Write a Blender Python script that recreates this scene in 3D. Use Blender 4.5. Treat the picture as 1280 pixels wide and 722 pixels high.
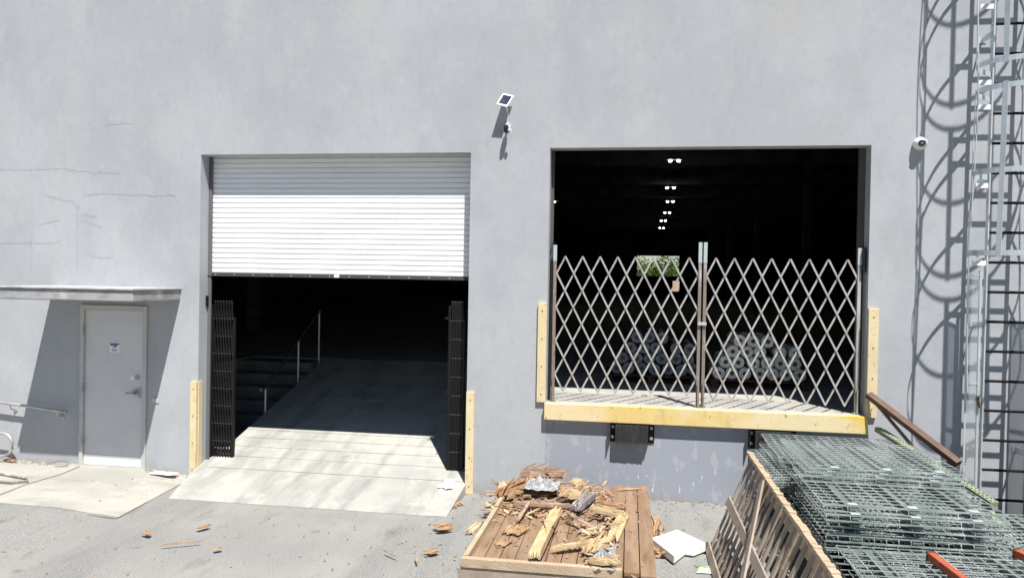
import bpy, math, random
from mathutils import Vector, Matrix, noise
random.seed(7)
for o in list(bpy.data.objects): bpy.data.objects.remove(o)
S = bpy.context.scene; C = S.collection
V = Vector; R = math.radians

# ------------------------------------------------------------------ camera
yaw, pitch, roll = R(8.81), R(0.649), R(1.0175)
f_ = V((-math.sin(yaw)*math.cos(pitch), math.cos(yaw)*math.cos(pitch), -math.sin(pitch)))
r_ = V((math.cos(yaw), math.sin(yaw), 0)); u_ = r_.cross(f_)
r2 = r_*math.cos(roll)+u_*math.sin(roll); u2 = -r_*math.sin(roll)+u_*math.cos(roll)
cam = bpy.data.cameras.new('camera'); co = bpy.data.objects.new('camera', cam); C.objects.link(co)
m = Matrix((r2, u2, -f_)).transposed().to_4x4(); m.translation = V((5.64, -9.324, 2.701)); co.matrix_world = m
cam.sensor_width = 36; cam.lens = 36*950/1280; cam.clip_start = .05; cam.clip_end = 600
S.camera = co

# ------------------------------------------------------------------ sky, sun, exposure
SD = V((.53, -1.0, 2.22)).normalized()           # towards the sun
w = bpy.data.worlds.new('World'); S.world = w; w.use_nodes = True
nt = w.node_tree; bg = nt.nodes['Background']
sky = nt.nodes.new('ShaderNodeTexSky'); sky.sky_type = 'NISHITA'; sky.sun_disc = False
sky.sun_elevation = math.asin(SD.z); sky.sun_rotation = math.atan2(SD.x, SD.y)
sky.air_density = 1.0; sky.dust_density = .2; sky.ozone_density = 1.0
nt.links.new(sky.outputs[0], bg.inputs[0]); bg.inputs[1].default_value = .05
sl = bpy.data.lights.new('sun', 'SUN'); sl.energy = 5.0; sl.angle = R(.53); sl.color = (1, .965, .915)
so = bpy.data.objects.new('sun', sl); C.objects.link(so)
so.rotation_euler = (-SD).to_track_quat('-Z', 'Y').to_euler(); so.location = (12, -12, 25)
S.view_settings.view_transform = 'Standard'; S.view_settings.look = 'None'
S.view_settings.exposure = .66; S.view_settings.gamma = 1
S.render.engine = 'CYCLES'

# ------------------------------------------------------------------ helpers
class MB:
    def __init__(s): s.v = []; s.f = []; s.sm = False
    def add(s, vs, fs):
        b = len(s.v); s.v += [tuple(q) for q in vs]; s.f += [tuple(b+i for i in q) for q in fs]; return s
    def box(s, x0, x1, y0, y1, z0, z1, M=None):
        vs = [V((x, y, z)) for x in (x0, x1) for y in (y0, y1) for z in (z0, z1)]
        if M is not None: vs = [M @ q for q in vs]
        return s.add(vs, [(0,1,3,2),(4,6,7,5),(0,4,5,1),(2,3,7,6),(0,2,6,4),(1,5,7,3)])
    def bar(s, a, b, w, t, up=(0,0,1), ends=True):
        a = V(a); b = V(b); d = (b-a).normalized(); up = V(up)
        if abs(d.dot(up)) > .98: up = V((0,1,0)) if abs(d.y) < .9 else V((1,0,0))
        sx = d.cross(up).normalized()*w/2; sz = sx.normalized().cross(d)*t/2
        vs = [p+i*sx+j*sz for p in (a, b) for i, j in ((-1,-1),(1,-1),(1,1),(-1,1))]
        fs = [(0,1,5,4),(1,2,6,5),(2,3,7,6),(3,0,4,7)]
        if ends: fs += [(3,2,1,0),(4,5,6,7)]
        return s.add(vs, fs)
    def tube(s, pts, r, n=10, caps=True):
        pts = [V(p) for p in pts]; b = len(s.v); N = len(pts)
        up = V((0,0,1))
        d0 = (pts[1]-pts[0]).normalized()
        if abs(d0.z) > .9: up = V((0,1,0))
        for i, p in enumerate(pts):
            d = (pts[min(i+1, N-1)]-pts[max(i-1, 0)]).normalized()
            x = d.cross(up)
            if x.length < 1e-4: x = d.cross(V((1,0,0)))
            x.normalize(); y = x.cross(d)
            rr = r[i] if isinstance(r, (list, tuple)) else r
            for k in range(n):
                a = 2*math.pi*k/n; s.v.append(tuple(p+x*rr*math.cos(a)+y*rr*math.sin(a)))
        for i in range(N-1):
            for k in range(n):
                s.f.append((b+i*n+k, b+i*n+(k+1) % n, b+(i+1)*n+(k+1) % n, b+(i+1)*n+k))
        if caps: s.f.append(tuple(b+k for k in range(n))[::-1]); s.f.append(tuple(b+(N-1)*n+k for k in range(n)))
        return s
    def quad(s, *vs): return s.add(vs, [tuple(range(len(vs)))])
    def build(s, name, mat, parent=None, bevel=0, smooth=False, extra=None):
        nf = len(s.f)
        if extra is not None: s.add(extra[0].v, extra[0].f)
        me = bpy.data.meshes.new(name); me.from_pydata(s.v, [], s.f); me.update()
        if extra is not None:
            me.materials.append(mat); me.materials.append(extra[1])
            for p in me.polygons:
                if p.index >= nf: p.material_index = 1
        import bmesh
        bm = bmesh.new(); bm.from_mesh(me); bmesh.ops.recalc_face_normals(bm, faces=bm.faces)
        bm.to_mesh(me); bm.free()
        if smooth:
            for p in me.polygons: p.use_smooth = True
        o = bpy.data.objects.new(name, me); C.objects.link(o)
        if extra is None: me.materials.append(mat)
        if parent is not None: o.parent = parent; o.matrix_parent_inverse = Matrix.Translation(-V(parent.location)) if not parent.rotation_euler.to_quaternion().angle else parent.matrix_basis.inverted()
        if bevel:
            bv = o.modifiers.new('bevel', 'BEVEL'); bv.width = bevel; bv.segments = 2; bv.limit_method = 'ANGLE'; bv.angle_limit = R(40)
        return o
def tag(o, label=None, cat=None, group=None, kind=None):
    if label: o['label'] = label
    if cat: o['category'] = cat
    if group: o['group'] = group
    if kind: o['kind'] = kind
    return o
def thing(name, loc, label, cat, group=None):
    o = bpy.data.objects.new(name, None); C.objects.link(o); o.location = loc; o.empty_display_size = .2
    return tag(o, label, cat, group)
def copy_tree(o, parent=None):
    c = o.copy(); C.objects.link(c)
    if parent is not None: c.parent = parent; c.matrix_parent_inverse = o.matrix_parent_inverse.copy()
    for ch in [q for q in bpy.data.objects if q.parent == o and q != c]: copy_tree(ch, c)
    return c

def mat(name, col, rough=.8, metal=0, layers=(), bump=0, bscale=40, spec=.5, bumps=()):
    """layers: (colour2, noise scale, lo, hi, detail, (sx,sy,sz), seed) mixed on top one by one"""
    m = bpy.data.materials.new(name); m.use_nodes = True
    t = m.node_tree; N = t.nodes; L = t.links
    b = N['Principled BSDF']; b.inputs['Roughness'].default_value = rough; b.inputs['Metallic'].default_value = metal
    b.inputs['Specular IOR Level'].default_value = spec
    tc = N.new('ShaderNodeTexCoord'); rgb = N.new('ShaderNodeRGB'); rgb.outputs[0].default_value = (*col, 1)
    cur = rgb.outputs[0]
    for c2, sc, lo, hi, det, st, sd in layers:
        mp = N.new('ShaderNodeMapping'); L.new(tc.outputs['Object'], mp.inputs[0])
        mp.inputs['Scale'].default_value = st; mp.inputs['Location'].default_value = (sd*3.7, sd*1.3, sd*2.1)
        nz = N.new('ShaderNodeTexNoise'); nz.inputs['Scale'].default_value = sc; nz.inputs['Detail'].default_value = det
        nz.inputs['Roughness'].default_value = .6
        L.new(mp.outputs[0], nz.inputs[0])
        mr = N.new('ShaderNodeMapRange'); mr.inputs['From Min'].default_value = lo; mr.inputs['From Max'].default_value = hi
        L.new(nz.outputs[0], mr.inputs[0])
        mx = N.new('ShaderNodeMix'); mx.data_type = 'RGBA'; mx.inputs[7].default_value = (*c2[:3], 1)
        if len(c2) > 3:
            ml = N.new('ShaderNodeMath'); ml.operation = 'MULTIPLY'; ml.inputs[1].default_value = c2[3]
            L.new(mr.outputs[0], ml.inputs[0]); L.new(ml.outputs[0], mx.inputs[0])
        else: L.new(mr.outputs[0], mx.inputs[0])
        L.new(cur, mx.inputs[6]); cur = mx.outputs[2]
    L.new(cur, b.inputs['Base Color'])
    if bump:
        nz = N.new('ShaderNodeTexNoise'); nz.inputs['Scale'].default_value = bscale; nz.inputs['Detail'].default_value = 5
        L.new(tc.outputs['Object'], nz.inputs[0])
        bp = N.new('ShaderNodeBump'); bp.inputs['Strength'].default_value = bump; bp.inputs['Distance'].default_value = .01
        L.new(nz.outputs[0], bp.inputs['Height']); L.new(bp.outputs[0], b.inputs['Normal'])
    m['cur'] = 0
    return m
def node_mix_range(m, axis, lo, hi, col, amount=1.0):
    """blend base colour to col where object coordinate 'axis' runs lo..hi; used for real paint borders"""
    t = m.node_tree; N = t.nodes; L = t.links; b = N['Principled BSDF']
    src = b.inputs['Base Color'].links[0].from_socket
    return t, N, L, b, src

I3 = (1, 1, 1)
# wall paint: pale blue grey stucco
M_wall = mat('stucco', (.382, .395, .417), .92, layers=[
    ((.425, .44, .462), 0.55, .42, .62, 4, I3, 1),
    ((.345, .365, .395, .8), 1.1, .5, .7, 5, (1, 1, .6), 2),
    ((.45, .455, .46, .7), 1.6, .55, .72, 5, (1.1, 1, .6), 3),
    ((.45, .465, .49, .5), 7, .55, .75, 6, (1, 1, .7), 4),
    ((.31, .33, .365, .35), 3.2, .58, .78, 6, (1.8, 1, .3), 5),
    ((.46, .435, .405, .4), .8, .58, .74, 4, (1.5, 1, .8), 9),
    ((.33, .348, .378, .4), 14, .50, .74, 5, (1, 1, .7), 6)], bump=.12, bscale=14, spec=.25)
# darker paint and scuffs in the truck bay below the dock edge
def bay_paint(m):
    t = m.node_tree; N = t.nodes; L = t.links; b = N['Principled BSDF']
    src = b.inputs['Base Color'].links[0].from_socket
    tc = N.new('ShaderNodeTexCoord'); sp = N.new('ShaderNodeSeparateXYZ'); L.new(tc.outputs['Object'], sp.inputs[0])
    def step(sock, lo, hi):
        q = N.new('ShaderNodeMapRange'); q.inputs['From Min'].default_value = lo; q.inputs['From Max'].default_value = hi
        L.new(sock, q.inputs[0]); return q.outputs[0]
    def mul(a, b_, k=None):
        q = N.new('ShaderNodeMath'); q.operation = 'MULTIPLY'; L.new(a, q.inputs[0])
        if b_ is None: q.inputs[1].default_value = k
        else: L.new(b_, q.inputs[1])
        return q.outputs[0]
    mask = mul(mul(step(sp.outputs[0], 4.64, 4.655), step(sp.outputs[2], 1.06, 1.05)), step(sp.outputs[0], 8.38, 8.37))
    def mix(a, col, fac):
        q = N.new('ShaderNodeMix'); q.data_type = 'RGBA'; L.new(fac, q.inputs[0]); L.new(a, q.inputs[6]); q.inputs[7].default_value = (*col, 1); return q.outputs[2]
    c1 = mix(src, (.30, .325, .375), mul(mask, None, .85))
    nz = N.new('ShaderNodeTexNoise'); nz.inputs['Scale'].default_value = 5; nz.inputs['Detail'].default_value = 7
    mp = N.new('ShaderNodeMapping'); mp.inputs['Scale'].default_value = (1.6, 1, .9); L.new(tc.outputs['Object'], mp.inputs[0]); L.new(mp.outputs[0], nz.inputs[0])
    sc = mul(mask, step(nz.outputs[0], .57, .64)); c2 = mix(c1, (.44, .45, .47), mul(sc, None, .55))
    nz2 = N.new('ShaderNodeTexNoise'); nz2.inputs['Scale'].default_value = 13; nz2.inputs['Detail'].default_value = 4
    mp2 = N.new('ShaderNodeMapping'); mp2.inputs['Scale'].default_value = (1.5, 1, .55); L.new(tc.outputs['Object'], mp2.inputs[0]); L.new(mp2.outputs[0], nz2.inputs[0])
    low = mul(step(sp.outputs[2], .55, .35), mask)
    c3 = mix(c2, (.62, .63, .64), mul(low, step(nz2.outputs[0], .645, .665)))
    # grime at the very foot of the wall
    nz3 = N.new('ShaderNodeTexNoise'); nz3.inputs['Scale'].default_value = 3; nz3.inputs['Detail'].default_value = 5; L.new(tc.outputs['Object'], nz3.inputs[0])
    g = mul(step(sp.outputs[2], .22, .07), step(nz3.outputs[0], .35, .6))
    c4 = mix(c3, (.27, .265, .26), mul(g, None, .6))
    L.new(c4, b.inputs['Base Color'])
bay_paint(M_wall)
M_ground = mat('worn_asphalt', (.24, .24, .232), .95, layers=[
    ((.295, .289, .272), .7, .42, .62, 5, I3, 1),
    ((.19, .19, .186, .75), 1.0, .52, .68, 6, (1.5, .16, 1), 2),
    ((.36, .35, .325, .8), 60, .52, .62, 3, I3, 3),
    ((.14, .137, .13, .7), 90, .58, .68, 3, I3, 4),
    ((.165, .16, .155, .6), 2.5, .58, .72, 6, (2, .6, 1), 7), ((.10, .10, .098, .55), 1.3, .66, .72, 6, I3, 8)], bump=.7, bscale=120, spec=.2)
M_slab = mat('old_concrete', (.34, .33, .295), .93, layers=[
    ((.42, .405, .36), .9, .42, .62, 5, I3, 11),
    ((.235, .235, .225, .75), 1.5, .52, .70, 6, (.6, 1.6, 1), 12),
    ((.47, .45, .39, .6), 4, .55, .7, 5, I3, 13),
    ((.26, .255, .24, .5), 60, .52, .66, 3, I3, 14)], bump=.4, bscale=70, spec=.2)
M_ramp = mat('ramp_concrete', (.43, .425, .385), .93, layers=[
    ((.36, .36, .34), 1.0, .42, .60, 5, (1.4, .5, 1), 21),
    ((.22, .22, .215, .8), 1.7, .52, .68, 6, (1.4, .2, 1), 22), ((.30, .295, .27, .6), 2.2, .5, .64, 6, I3, 27),
    ((.47, .465, .425, .7), 3, .55, .7, 5, I3, 23),
    ((.27, .265, .25, .5), 50, .55, .68, 3, I3, 24)], bump=.4, bscale=70, spec=.2)
M_floor = mat('dock_floor_concrete', (.44, .425, .39), .85, layers=[
    ((.36, .35, .33), 1.3, .42, .62, 5, I3, 31), ((.28, .27, .25, .6), 6, .56, .7, 5, I3, 32)], bump=.2, spec=.3)
M_dark = mat('interior_paint', (.20, .20, .205), .9, layers=[((.13, .13, .135), 1.2, .4, .6, 4, I3, 41)])
M_joint = mat('joint_filler', (.11, .11, .105), .95)
M_rjoint = mat('ramp_groove', (.29, .285, .26), .95, layers=[((.40, .39, .36), 3, .45, .6, 4, I3, 44)])
M_crack = mat('crack_grey', (.30, .315, .34), .95, layers=[((.385, .402, .43), 9, .38, .58, 3, I3, 45)])  # mottled grey of the thin crack lines
M_white = mat('white_slat_paint', (.86, .87, .88), .45, layers=[((.80, .81, .82), 1.5, .45, .7, 4, (.5, 1, 3), 51)])
M_door = mat('grey_door_paint', (.60, .61, .635), .4, layers=[((.54, .55, .58), 2, .45, .7, 5, I3, 55)])
M_frame = mat('door_frame_paint', (.50, .495, .48), .55, layers=[((.42, .415, .41), 5, .5, .7, 4, I3, 56)])
M_cream = mat('cream_board_paint', (.68, .565, .34), .6, layers=[
    ((.62, .50, .29), 5, .45, .65, 5, (1, 1, .4), 61), ((.34, .26, .16, .85), 20, .60, .70, 4, I3, 62), ((.72, .63, .43, .7), 3, .5, .7, 3, I3, 63)], bump=.15)
M_beam = mat('yellow_beam_paint', (.70, .52, .20), .6, layers=[
    ((.72, .60, .36), 1.1, .45, .58, 4, (.8, 1, 1), 66), ((.74, .50, .09), 1.6, .57, .68, 4, (.5, 1, 3), 67),
    ((.22, .13, .07, .9), 22, .62, .70, 5, (1, 1, .45), 68), ((.10, .09, .08, .6), 9, .66, .74, 5, (1, 1, 2), 64), ((.45, .33, .18, .6), 7, .6, .75, 5, (1, 1, .3), 69)], bump=.2)
M_black = mat('black_gate_paint', (.008, .008, .009), .55, spec=.3)
M_dullrivet = mat('dull_rivet', (.22, .22, .23), .4, .5)
M_rivet = mat('bright_rivet', (.55, .55, .55), .4, .6)
M_galv = mat('galvanised_bar', (.50, .49, .47), .5, .35, layers=[((.36, .34, .31), 7, .45, .65, 4, I3, 71), ((.30, .20, .12, .7), 14, .6, .7, 5, I3, 72)])
M_post = mat('gate_post_steel', (.55, .56, .58), .45, .3, layers=[((.40, .38, .35), 3, .4, .6, 4, I3, 73), ((.25, .16, .10, .8), 8, .56, .68, 5, (1, 1, .5), 74)])
M_rustpost = mat('scraped_gate_post', (.24, .20, .165), .65, .1, layers=[((.45, .44, .43), 7, .52, .66, 5, (1, 1, .4), 75), ((.14, .08, .05, .8), 12, .56, .7, 5, I3, 76)])
M_zinc = mat('zinc_wire', (.48, .515, .51), .45, .3, layers=[((.27, .33, .31), 2.5, .42, .62, 5, I3, 77), ((.66, .67, .67), 5, .57, .68, 4, I3, 78)])
M_chan = mat('zinc_channel', (.20, .23, .22), .5, .4, layers=[((.50, .52, .52), 4, .60, .68, 4, I3, 79)])
M_alu = mat('aluminium', (.66, .70, .72), .42, .45, layers=[((.56, .60, .62), 3, .45, .7, 4, I3, 79)])
M_rung = mat('black_rung_grip', (.016, .016, .017), .95, spec=.1)
M_rubber = mat('bumper_rubber', (.022, .022, .023), .75, layers=[((.05, .048, .044), 14, .5, .7, 4, (3, 1, .4), 81)], bump=.3)
M_brown = mat('rusty_steel', (.115, .066, .046), .75, .05, layers=[((.16, .10, .072), 5, .45, .65, 5, I3, 82), ((.08, .045, .03, .7), 12, .55, .7, 5, I3, 83)], bump=.2)
M_green = mat('green_upright_paint', (.22, .27, .17), .6, layers=[((.30, .33, .23), 4, .45, .65, 5, I3, 84), ((.13, .16, .10, .8), 10, .56, .7, 4, I3, 85)])
M_orange = mat('orange_beam_paint', (.42, .085, .035), .6, layers=[((.30, .06, .03), 5, .45, .7, 5, I3, 86), ((.58, .20, .10, .6), 9, .6, .7, 4, I3, 87)])
M_hole = mat('dark_slot', (.012, .012, .012), .95)
M_wood = mat('weathered_wood', (.30, .235, .175), .9, layers=[
    ((.22, .165, .12), 3, .42, .62, 5, (6, .8, 6), 91), ((.40, .33, .26, .7), 5, .55, .7, 5, (5, .7, 5), 92), ((.10, .07, .05, .6), 16, .6, .7, 4, (3, .6, 3), 93)], bump=.4, bscale=60)
M_greywood = mat('grey_pallet_wood', (.34, .28, .225), .92, layers=[
    ((.24, .19, .15), 2.5, .45, .65, 4, I3, 94), ((.42, .36, .29, .7), 5, .55, .7, 4, I3, 95)], bump=.3, bscale=60)
M_topwood = mat('pale_edge_wood', (.42, .32, .215), .9, layers=[
    ((.50, .40, .28), 4, .45, .65, 5, I3, 96), ((.30, .21, .13, .7), 8, .56, .7, 5, I3, 97)], bump=.5, bscale=70)
M_plank = mat('brown_deck_plank', (.215, .135, .08), .88, layers=[
    ((.29, .19, .12), 2.5, .42, .62, 6, (4, .5, 4), 101), ((.13, .088, .06, .8), 5, .55, .7, 5, (5, .5, 4), 102), ((.26, .21, .17, .5), 1.6, .56, .7, 4, I3, 103)], bump=.35, bscale=50)
M_fresh = mat('fresh_split_wood', (.48, .355, .195), .88, layers=[
    ((.58, .46, .28), 7, .45, .65, 5, I3, 104), ((.27, .17, .09, .8), 6, .54, .68, 5, I3, 105)], bump=.3, bscale=90)
M_orangewood = mat('orange_rotten_wood', (.36, .21, .11), .9, layers=[
    ((.46, .31, .18), 7, .45, .65, 5, I3, 106), ((.20, .10, .05, .8), 10, .55, .7, 5, I3, 107)], bump=.6, bscale=60)
M_rot = mat('pinkish_splintered_wood', (.33, .22, .155), .9, layers=[
    ((.47, .35, .26), 8, .45, .65, 5, I3, 108), ((.16, .08, .05, .8), 9, .55, .66, 5, I3, 109)], bump=.6, bscale=60)
M_foam = mat('white_foam', (.82, .82, .80), .8, layers=[((.72, .72, .70), 6, .5, .7, 5, I3, 111)], bump=.15)
M_paper = mat('white_paper', (.80, .79, .77), .8)
M_tan = mat('tan_card', (.52, .33, .24), .8)
M_film = mat('clear_film_roll', (.80, .81, .77), .3, layers=[((.55, .57, .55), 18, .45, .65, 5, (1, .3, 1), 113), ((.75, .76, .74), 9, .55, .7, 4, I3, 115)], bump=.5, bscale=30)
M_filmblue = mat('bluish_film_roll', (.13, .15, .19), .3, layers=[((.12, .14, .18), 14, .45, .65, 5, I3, 114), ((.27, .30, .34), 11, .6, .7, 4, I3, 116)], bump=.6, bscale=30)
M_core = mat('roll_core_card', (.10, .085, .07), .9)
M_redpallet = mat('dark_red_pallet', (.11, .045, .032), .85, layers=[((.07, .035, .028), 6, .45, .65, 4, I3, 117)])
M_panel = mat('solar_cell', (.006, .008, .045), .12, spec=.15)
M_plastic = mat('white_plastic', (.78, .78, .78), .35)
M_blackplastic = mat('black_plastic', (.02, .02, .022), .35)
M_steel = mat('door_hardware_steel', (.36, .36, .37), .35, .8)
M_rail = mat('handrail_steel', (.52, .52, .51), .4, .5, layers=[((.36, .34, .31), 8, .5, .7, 4, I3, 119)])
M_sheet = mat('torn_clear_plastic', (.26, .26, .27), .25, layers=[((.36, .36, .37), 12, .45, .65, 5, (1, 3, 1), 121), ((.50, .50, .52), 16, .58, .68, 4, (1, 3, 1), 122)], bump=.8, bscale=35)
M_leaf = mat('far_leaves', (.09, .16, .03), .7, layers=[((.17, .25, .05), .8, .45, .6, 3, I3, 123)])
M_bark = mat('bark', (.10, .07, .05), .9)
M_roof = mat('roof_membrane', (.4, .4, .4), .9)
M_blue = mat('blue_print', (.05, .12, .30), .6)
def emit(name, col, st):
    m = bpy.data.materials.new(name); m.use_nodes = True; N = m.node_tree.nodes
    b = N['Principled BSDF']; b.inputs['Emission Color'].default_value = (*col, 1); b.inputs['Emission Strength'].default_value = st
    return m
M_lamp = emit('lit_lamp', (1, .97, .92), 16)

# ------------------------------------------------------------------ ground
def gz(x, y):                                  # yard level: dips slightly at the ramp
    d = max(0, .1-x, x-3.45); q = min(1, d/.9); q = q*q*(3-2*q); base = .08*q
    k = max(0, min(1, (-y)/3.0)); return base*(1-.6*k)
def sheet(xs, ys, zf, M, name, inside=lambda x, y: True):
    mb = MB()
    for i in range(len(xs)-1):
        for j in range(len(ys)-1):
            a, b, c, d = xs[i], xs[i+1], ys[j], ys[j+1]
            mb.quad((a, c, zf(a, c)), (b, c, zf(b, c)), (b, d, zf(b, d)), (a, d, zf(a, d)))
    return mb.build(name, M)
xs = [-200, -60, -20, -8, -5, -4] + [-3+.25*i for i in range(61)] + [13, 16, 22, 40, 80, 200]
ys = [-200, -80, -30, -15, -10, -7] + [-5+.25*i for i in range(20)] + [0.06]
tag(sheet(xs, ys, gz, M_ground, 'ground'), kind='structure')
ysb = [72.5, 80, 120, 300]
tag(sheet([-200, -20, 0, 20, 40, 200], ysb, lambda x, y: 1.0, M_leaf, 'rear_ground'), kind='structure')
M_bouncecut = mat('bounce_cut_dark', (.05, .05, .05), .95, layers=[((.07, .07, .068), 3, .4, .6, 4, I3, 17)], bump=.5, bscale=90)  # dark sheet added out of view behind the camera to cut ground bounce
tag(sheet([-200, -60, -20, 0, 20, 60, 200], [-200, -90, -40, -20, -8.5], lambda x, y: gz(x, y)+.02, M_bouncecut, 'bounce_cut_sheet'), kind='structure')
# concrete slab before the personnel door, cast in two pours, following the yard level
def poly_slab(pts, name, M, dz, n=14):
    mb = MB()
    # pts: quad a,b,c,d -> bilinear grid
    a, b, c, d = [V((*q, 0)) for q in pts]
    g = [[None]*(n+1) for _ in range(n+1)]
    for i in range(n+1):
        for j in range(n+1):
            u, v = i/n, j/n
            q = (a*(1-u)+b*u)*(1-v)+(d*(1-u)+c*u)*v; g[i][j] = V((q.x, q.y, gz(q.x, q.y)+dz))
    for i in range(n):
        for j in range(n): mb.quad(g[i][j], g[i+1][j], g[i+1][j+1], g[i][j+1])
    for i in range(n):
        mb.quad(g[i][0], g[i+1][0], g[i+1][0]-V((0,0,.08)), g[i][0]-V((0,0,.08)))
        mb.quad(g[n][i], g[n][i+1], g[n][i+1]-V((0,0,.08)), g[n][i]-V((0,0,.08)))
    return tag(mb.build(name, M), kind='structure')
poly_slab([(-5, -1.62), (.10, -1.70), (-.05, .05), (-5, .05)], 'door_slab', M_slab, .012)
mb = MB(); pj = [(-1.64, -.12), (-1.6, -.5), (-1.68, -1.0), (-1.62, -1.66)]
for (a, b), (c, d) in zip(pj[:-1], pj[1:]):
    mb.bar((a, b, gz(a, b)+.0155), (c, d, gz(c, d)+.0155), .014, .004)
for (a, b, c, d) in [(-2.95, -1.66, -1.62, -1.675), (-1.62, -1.675, .10, -1.745), (.105, -1.74, -.045, -.25)]:
    mb.bar((a, b, gz(a, b)+.004), (c, d, gz(c, d)+.004), .016, .006)
tag(mb.build('slab_joint', M_joint), kind='structure')
# ramp: apron from the yard up to the sill, then straight up to the dock floor
RZ0, RS = .15, .26
def rz(y): return RZ0+RS*y if y >= 0 else RZ0*(1+y/.93)+.004
mb = MB(); NX = 18
ysr = [-.93, -.7, -.45, -.2, 0.0] + [.2*i for i in range(1, 21)] + [4.04]
def rx(y, u):
    if y < 0:
        l = .20+(.19-.20)*0 + (-.25)*(1+y/.93)*0; l = .19 - .20*(1+y/.93); r = 3.63+.035*(1+y/.93)
    else: l, r = (.0 if y < .24 else .10), (3.66 if y < .24 else 3.9)
    return l+(r-l)*u
for j in range(len(ysr)-1):
    y0, y1 = ysr[j], ysr[j+1]
    for i in range(NX):
        u0, u1 = i/NX, (i+1)/NX
        z0 = rz(y0) if y0 > -.9 else gz(rx(y0, .5), y0)+.012
        mb.quad((rx(y0, u0), y0, z0 if y0 > -.9 else gz(rx(y0, u0), y0)+.003), (rx(y0, u1), y0, z0 if y0 > -.9 else gz(rx(y0, u1), y0)+.003), (rx(y1, u1), y1, rz(y1)), (rx(y1, u0), y1, rz(y1)))
for i in range(4):
    for u in (0, 1):
        y0, y1 = ysr[i], ysr[i+1]
        mb.quad((rx(y0, u), y0, rz(y0) if i else gz(rx(y0, u), y0)+.003), (rx(y1, u), y1, rz(y1)), (rx(y1, u), y1, -.2), (rx(y0, u), y0, -.2))
mb.quad((.10, .24, rz(.24)), (.10, 4.04, 1.2), (.10, 4.04, -.3), (.10, .24, -.3))
tag(mb.build('ramp', M_ramp), kind='structure')
mb = MB()
for y in (.02, .34, .62, .88, 1.12, 1.5, 1.9, 2.3, 2.8, 3.3):
    px = None
    for i in range(13):
        x = .13+(3.50)*i/12; q = V((x, y+random.uniform(-.006, .006), rz(y)+.003))
        if px: mb.bar(px, q, .006 if y > .1 else .010, .003)
        px = q
tag(mb.build('ramp_joint', M_rjoint), kind='structure')

# ------------------------------------------------------------------ warehouse
B = thing('warehouse_building', (3, 0, 0), 'pale grey-blue stucco warehouse wall with a ramp doorway and a raised dock doorway', 'building')
XL, XR, ZT = -16, 27, 9.5
def cells(xb, zb, holes, y0, y1, M, name):
    mb = MB()
    def hole(i, j):
        if i < 0 or j < 0 or i >= len(xb)-1 or j >= len(zb)-1: return False
        cx, cz = (xb[i]+xb[i+1])/2, (zb[j]+zb[j+1])/2
        return any(h[0] < cx < h[1] and h[2] < cz < h[3] for h in holes)
    for i in range(len(xb)-1):
        for j in range(len(zb)-1):
            a, b, c, d = xb[i], xb[i+1], zb[j], zb[j+1]
            if hole(i, j): continue
            mb.quad((a, y0, c), (b, y0, c), (b, y0, d), (a, y0, d)); mb.quad((a, y1, c), (a, y1, d), (b, y1, d), (b, y1, c))
            if hole(i-1, j): mb.quad((a, y0, c), (a, y0, d), (a, y1, d), (a, y1, c))
            if hole(i+1, j): mb.quad((b, y0, c), (b, y1, c), (b, y1, d), (b, y0, d))
            if hole(i, j-1): mb.quad((a, y0, c), (a, y1, c), (b, y1, c), (b, y0, c))
            if hole(i, j+1): mb.quad((a, y0, d), (b, y0, d), (b, y1, d), (a, y1, d))
    return mb.build(name, M, B)
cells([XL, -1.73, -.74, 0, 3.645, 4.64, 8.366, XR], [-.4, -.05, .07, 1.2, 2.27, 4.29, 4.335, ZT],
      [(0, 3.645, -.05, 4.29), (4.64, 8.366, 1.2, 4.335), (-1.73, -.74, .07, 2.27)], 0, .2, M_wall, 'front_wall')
for a in (XL, XR-.3): MB().box(a, a+.3, .2, 72, -.4, ZT).build('side_wall', M_dark, B)
cells([XL, 6.36, 10.7, XR], [-.4, 1.2, 5.55, ZT], [(6.36, 10.7, 1.2, 5.55)], 72, 72.3, M_dark, 'rear_wall')
MB().box(XL+.3, XR-.3, .2, 72, 8.0, 8.3).build('roof', M_dark, B)
mb = MB()   # interior floor around the ramp pit
mb.box(3.9, XR-.3, .202, 72, .9, 1.2); mb.box(XL+.3, -1.3, .202, 72, .9, 1.2); mb.box(-1.3, 3.9, 4.04, 72, .9, 1.2)
mb.build('warehouse_floor', M_floor, B)
mb = MB()   # lower walls hidden in the pit
for q in ((3.9, 3.98, .201, 4.04, -.3, .9), (-1.38, -1.3, .201, 4.04, -.3, .9), (-1.3, .1, 3.9, 4.04, -.3, .9), (-1.3, .098, .2, 3.9, -.3, .1)): MB().box(*q).build('pit_wall', M_dark, B)
# stairs beside the ramp
mb = MB()
for k in range(6): mb.box(-1.28, .09, 1.75+.33*k, 3.9, .1+.18*k, .1+.18*(k+1))
mb.build('stairs', M_dark, B)
# back face of the inner side: dark painted lining behind the facade
mb = MB()
for a, b, c, d in [(XL+.3, -.02, 1.2, 8), (3.92, 4.63, 1.2, 8), (8.38, XR-.3, 1.2, 8), (-.02, 3.92, 4.35, 8), (4.66, 8.38, 4.40, 8)]: mb.box(a, b, .202, .21, c, d)
mb.build('inner_lining', M_dark, B)

for k in range(11): MB().box(XL+.3, XR-.3, 4+6*k, 4.18+6*k, 7.45, 7.998).build('roof_joist', M_dark, B)
for k in range(5):
    for x in (-4.5, 12.5): MB().box(x-.14, x+.14, 10+12*k, 10.28+12*k, 1.201, 7.44).build('column', M_dark, B)
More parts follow.
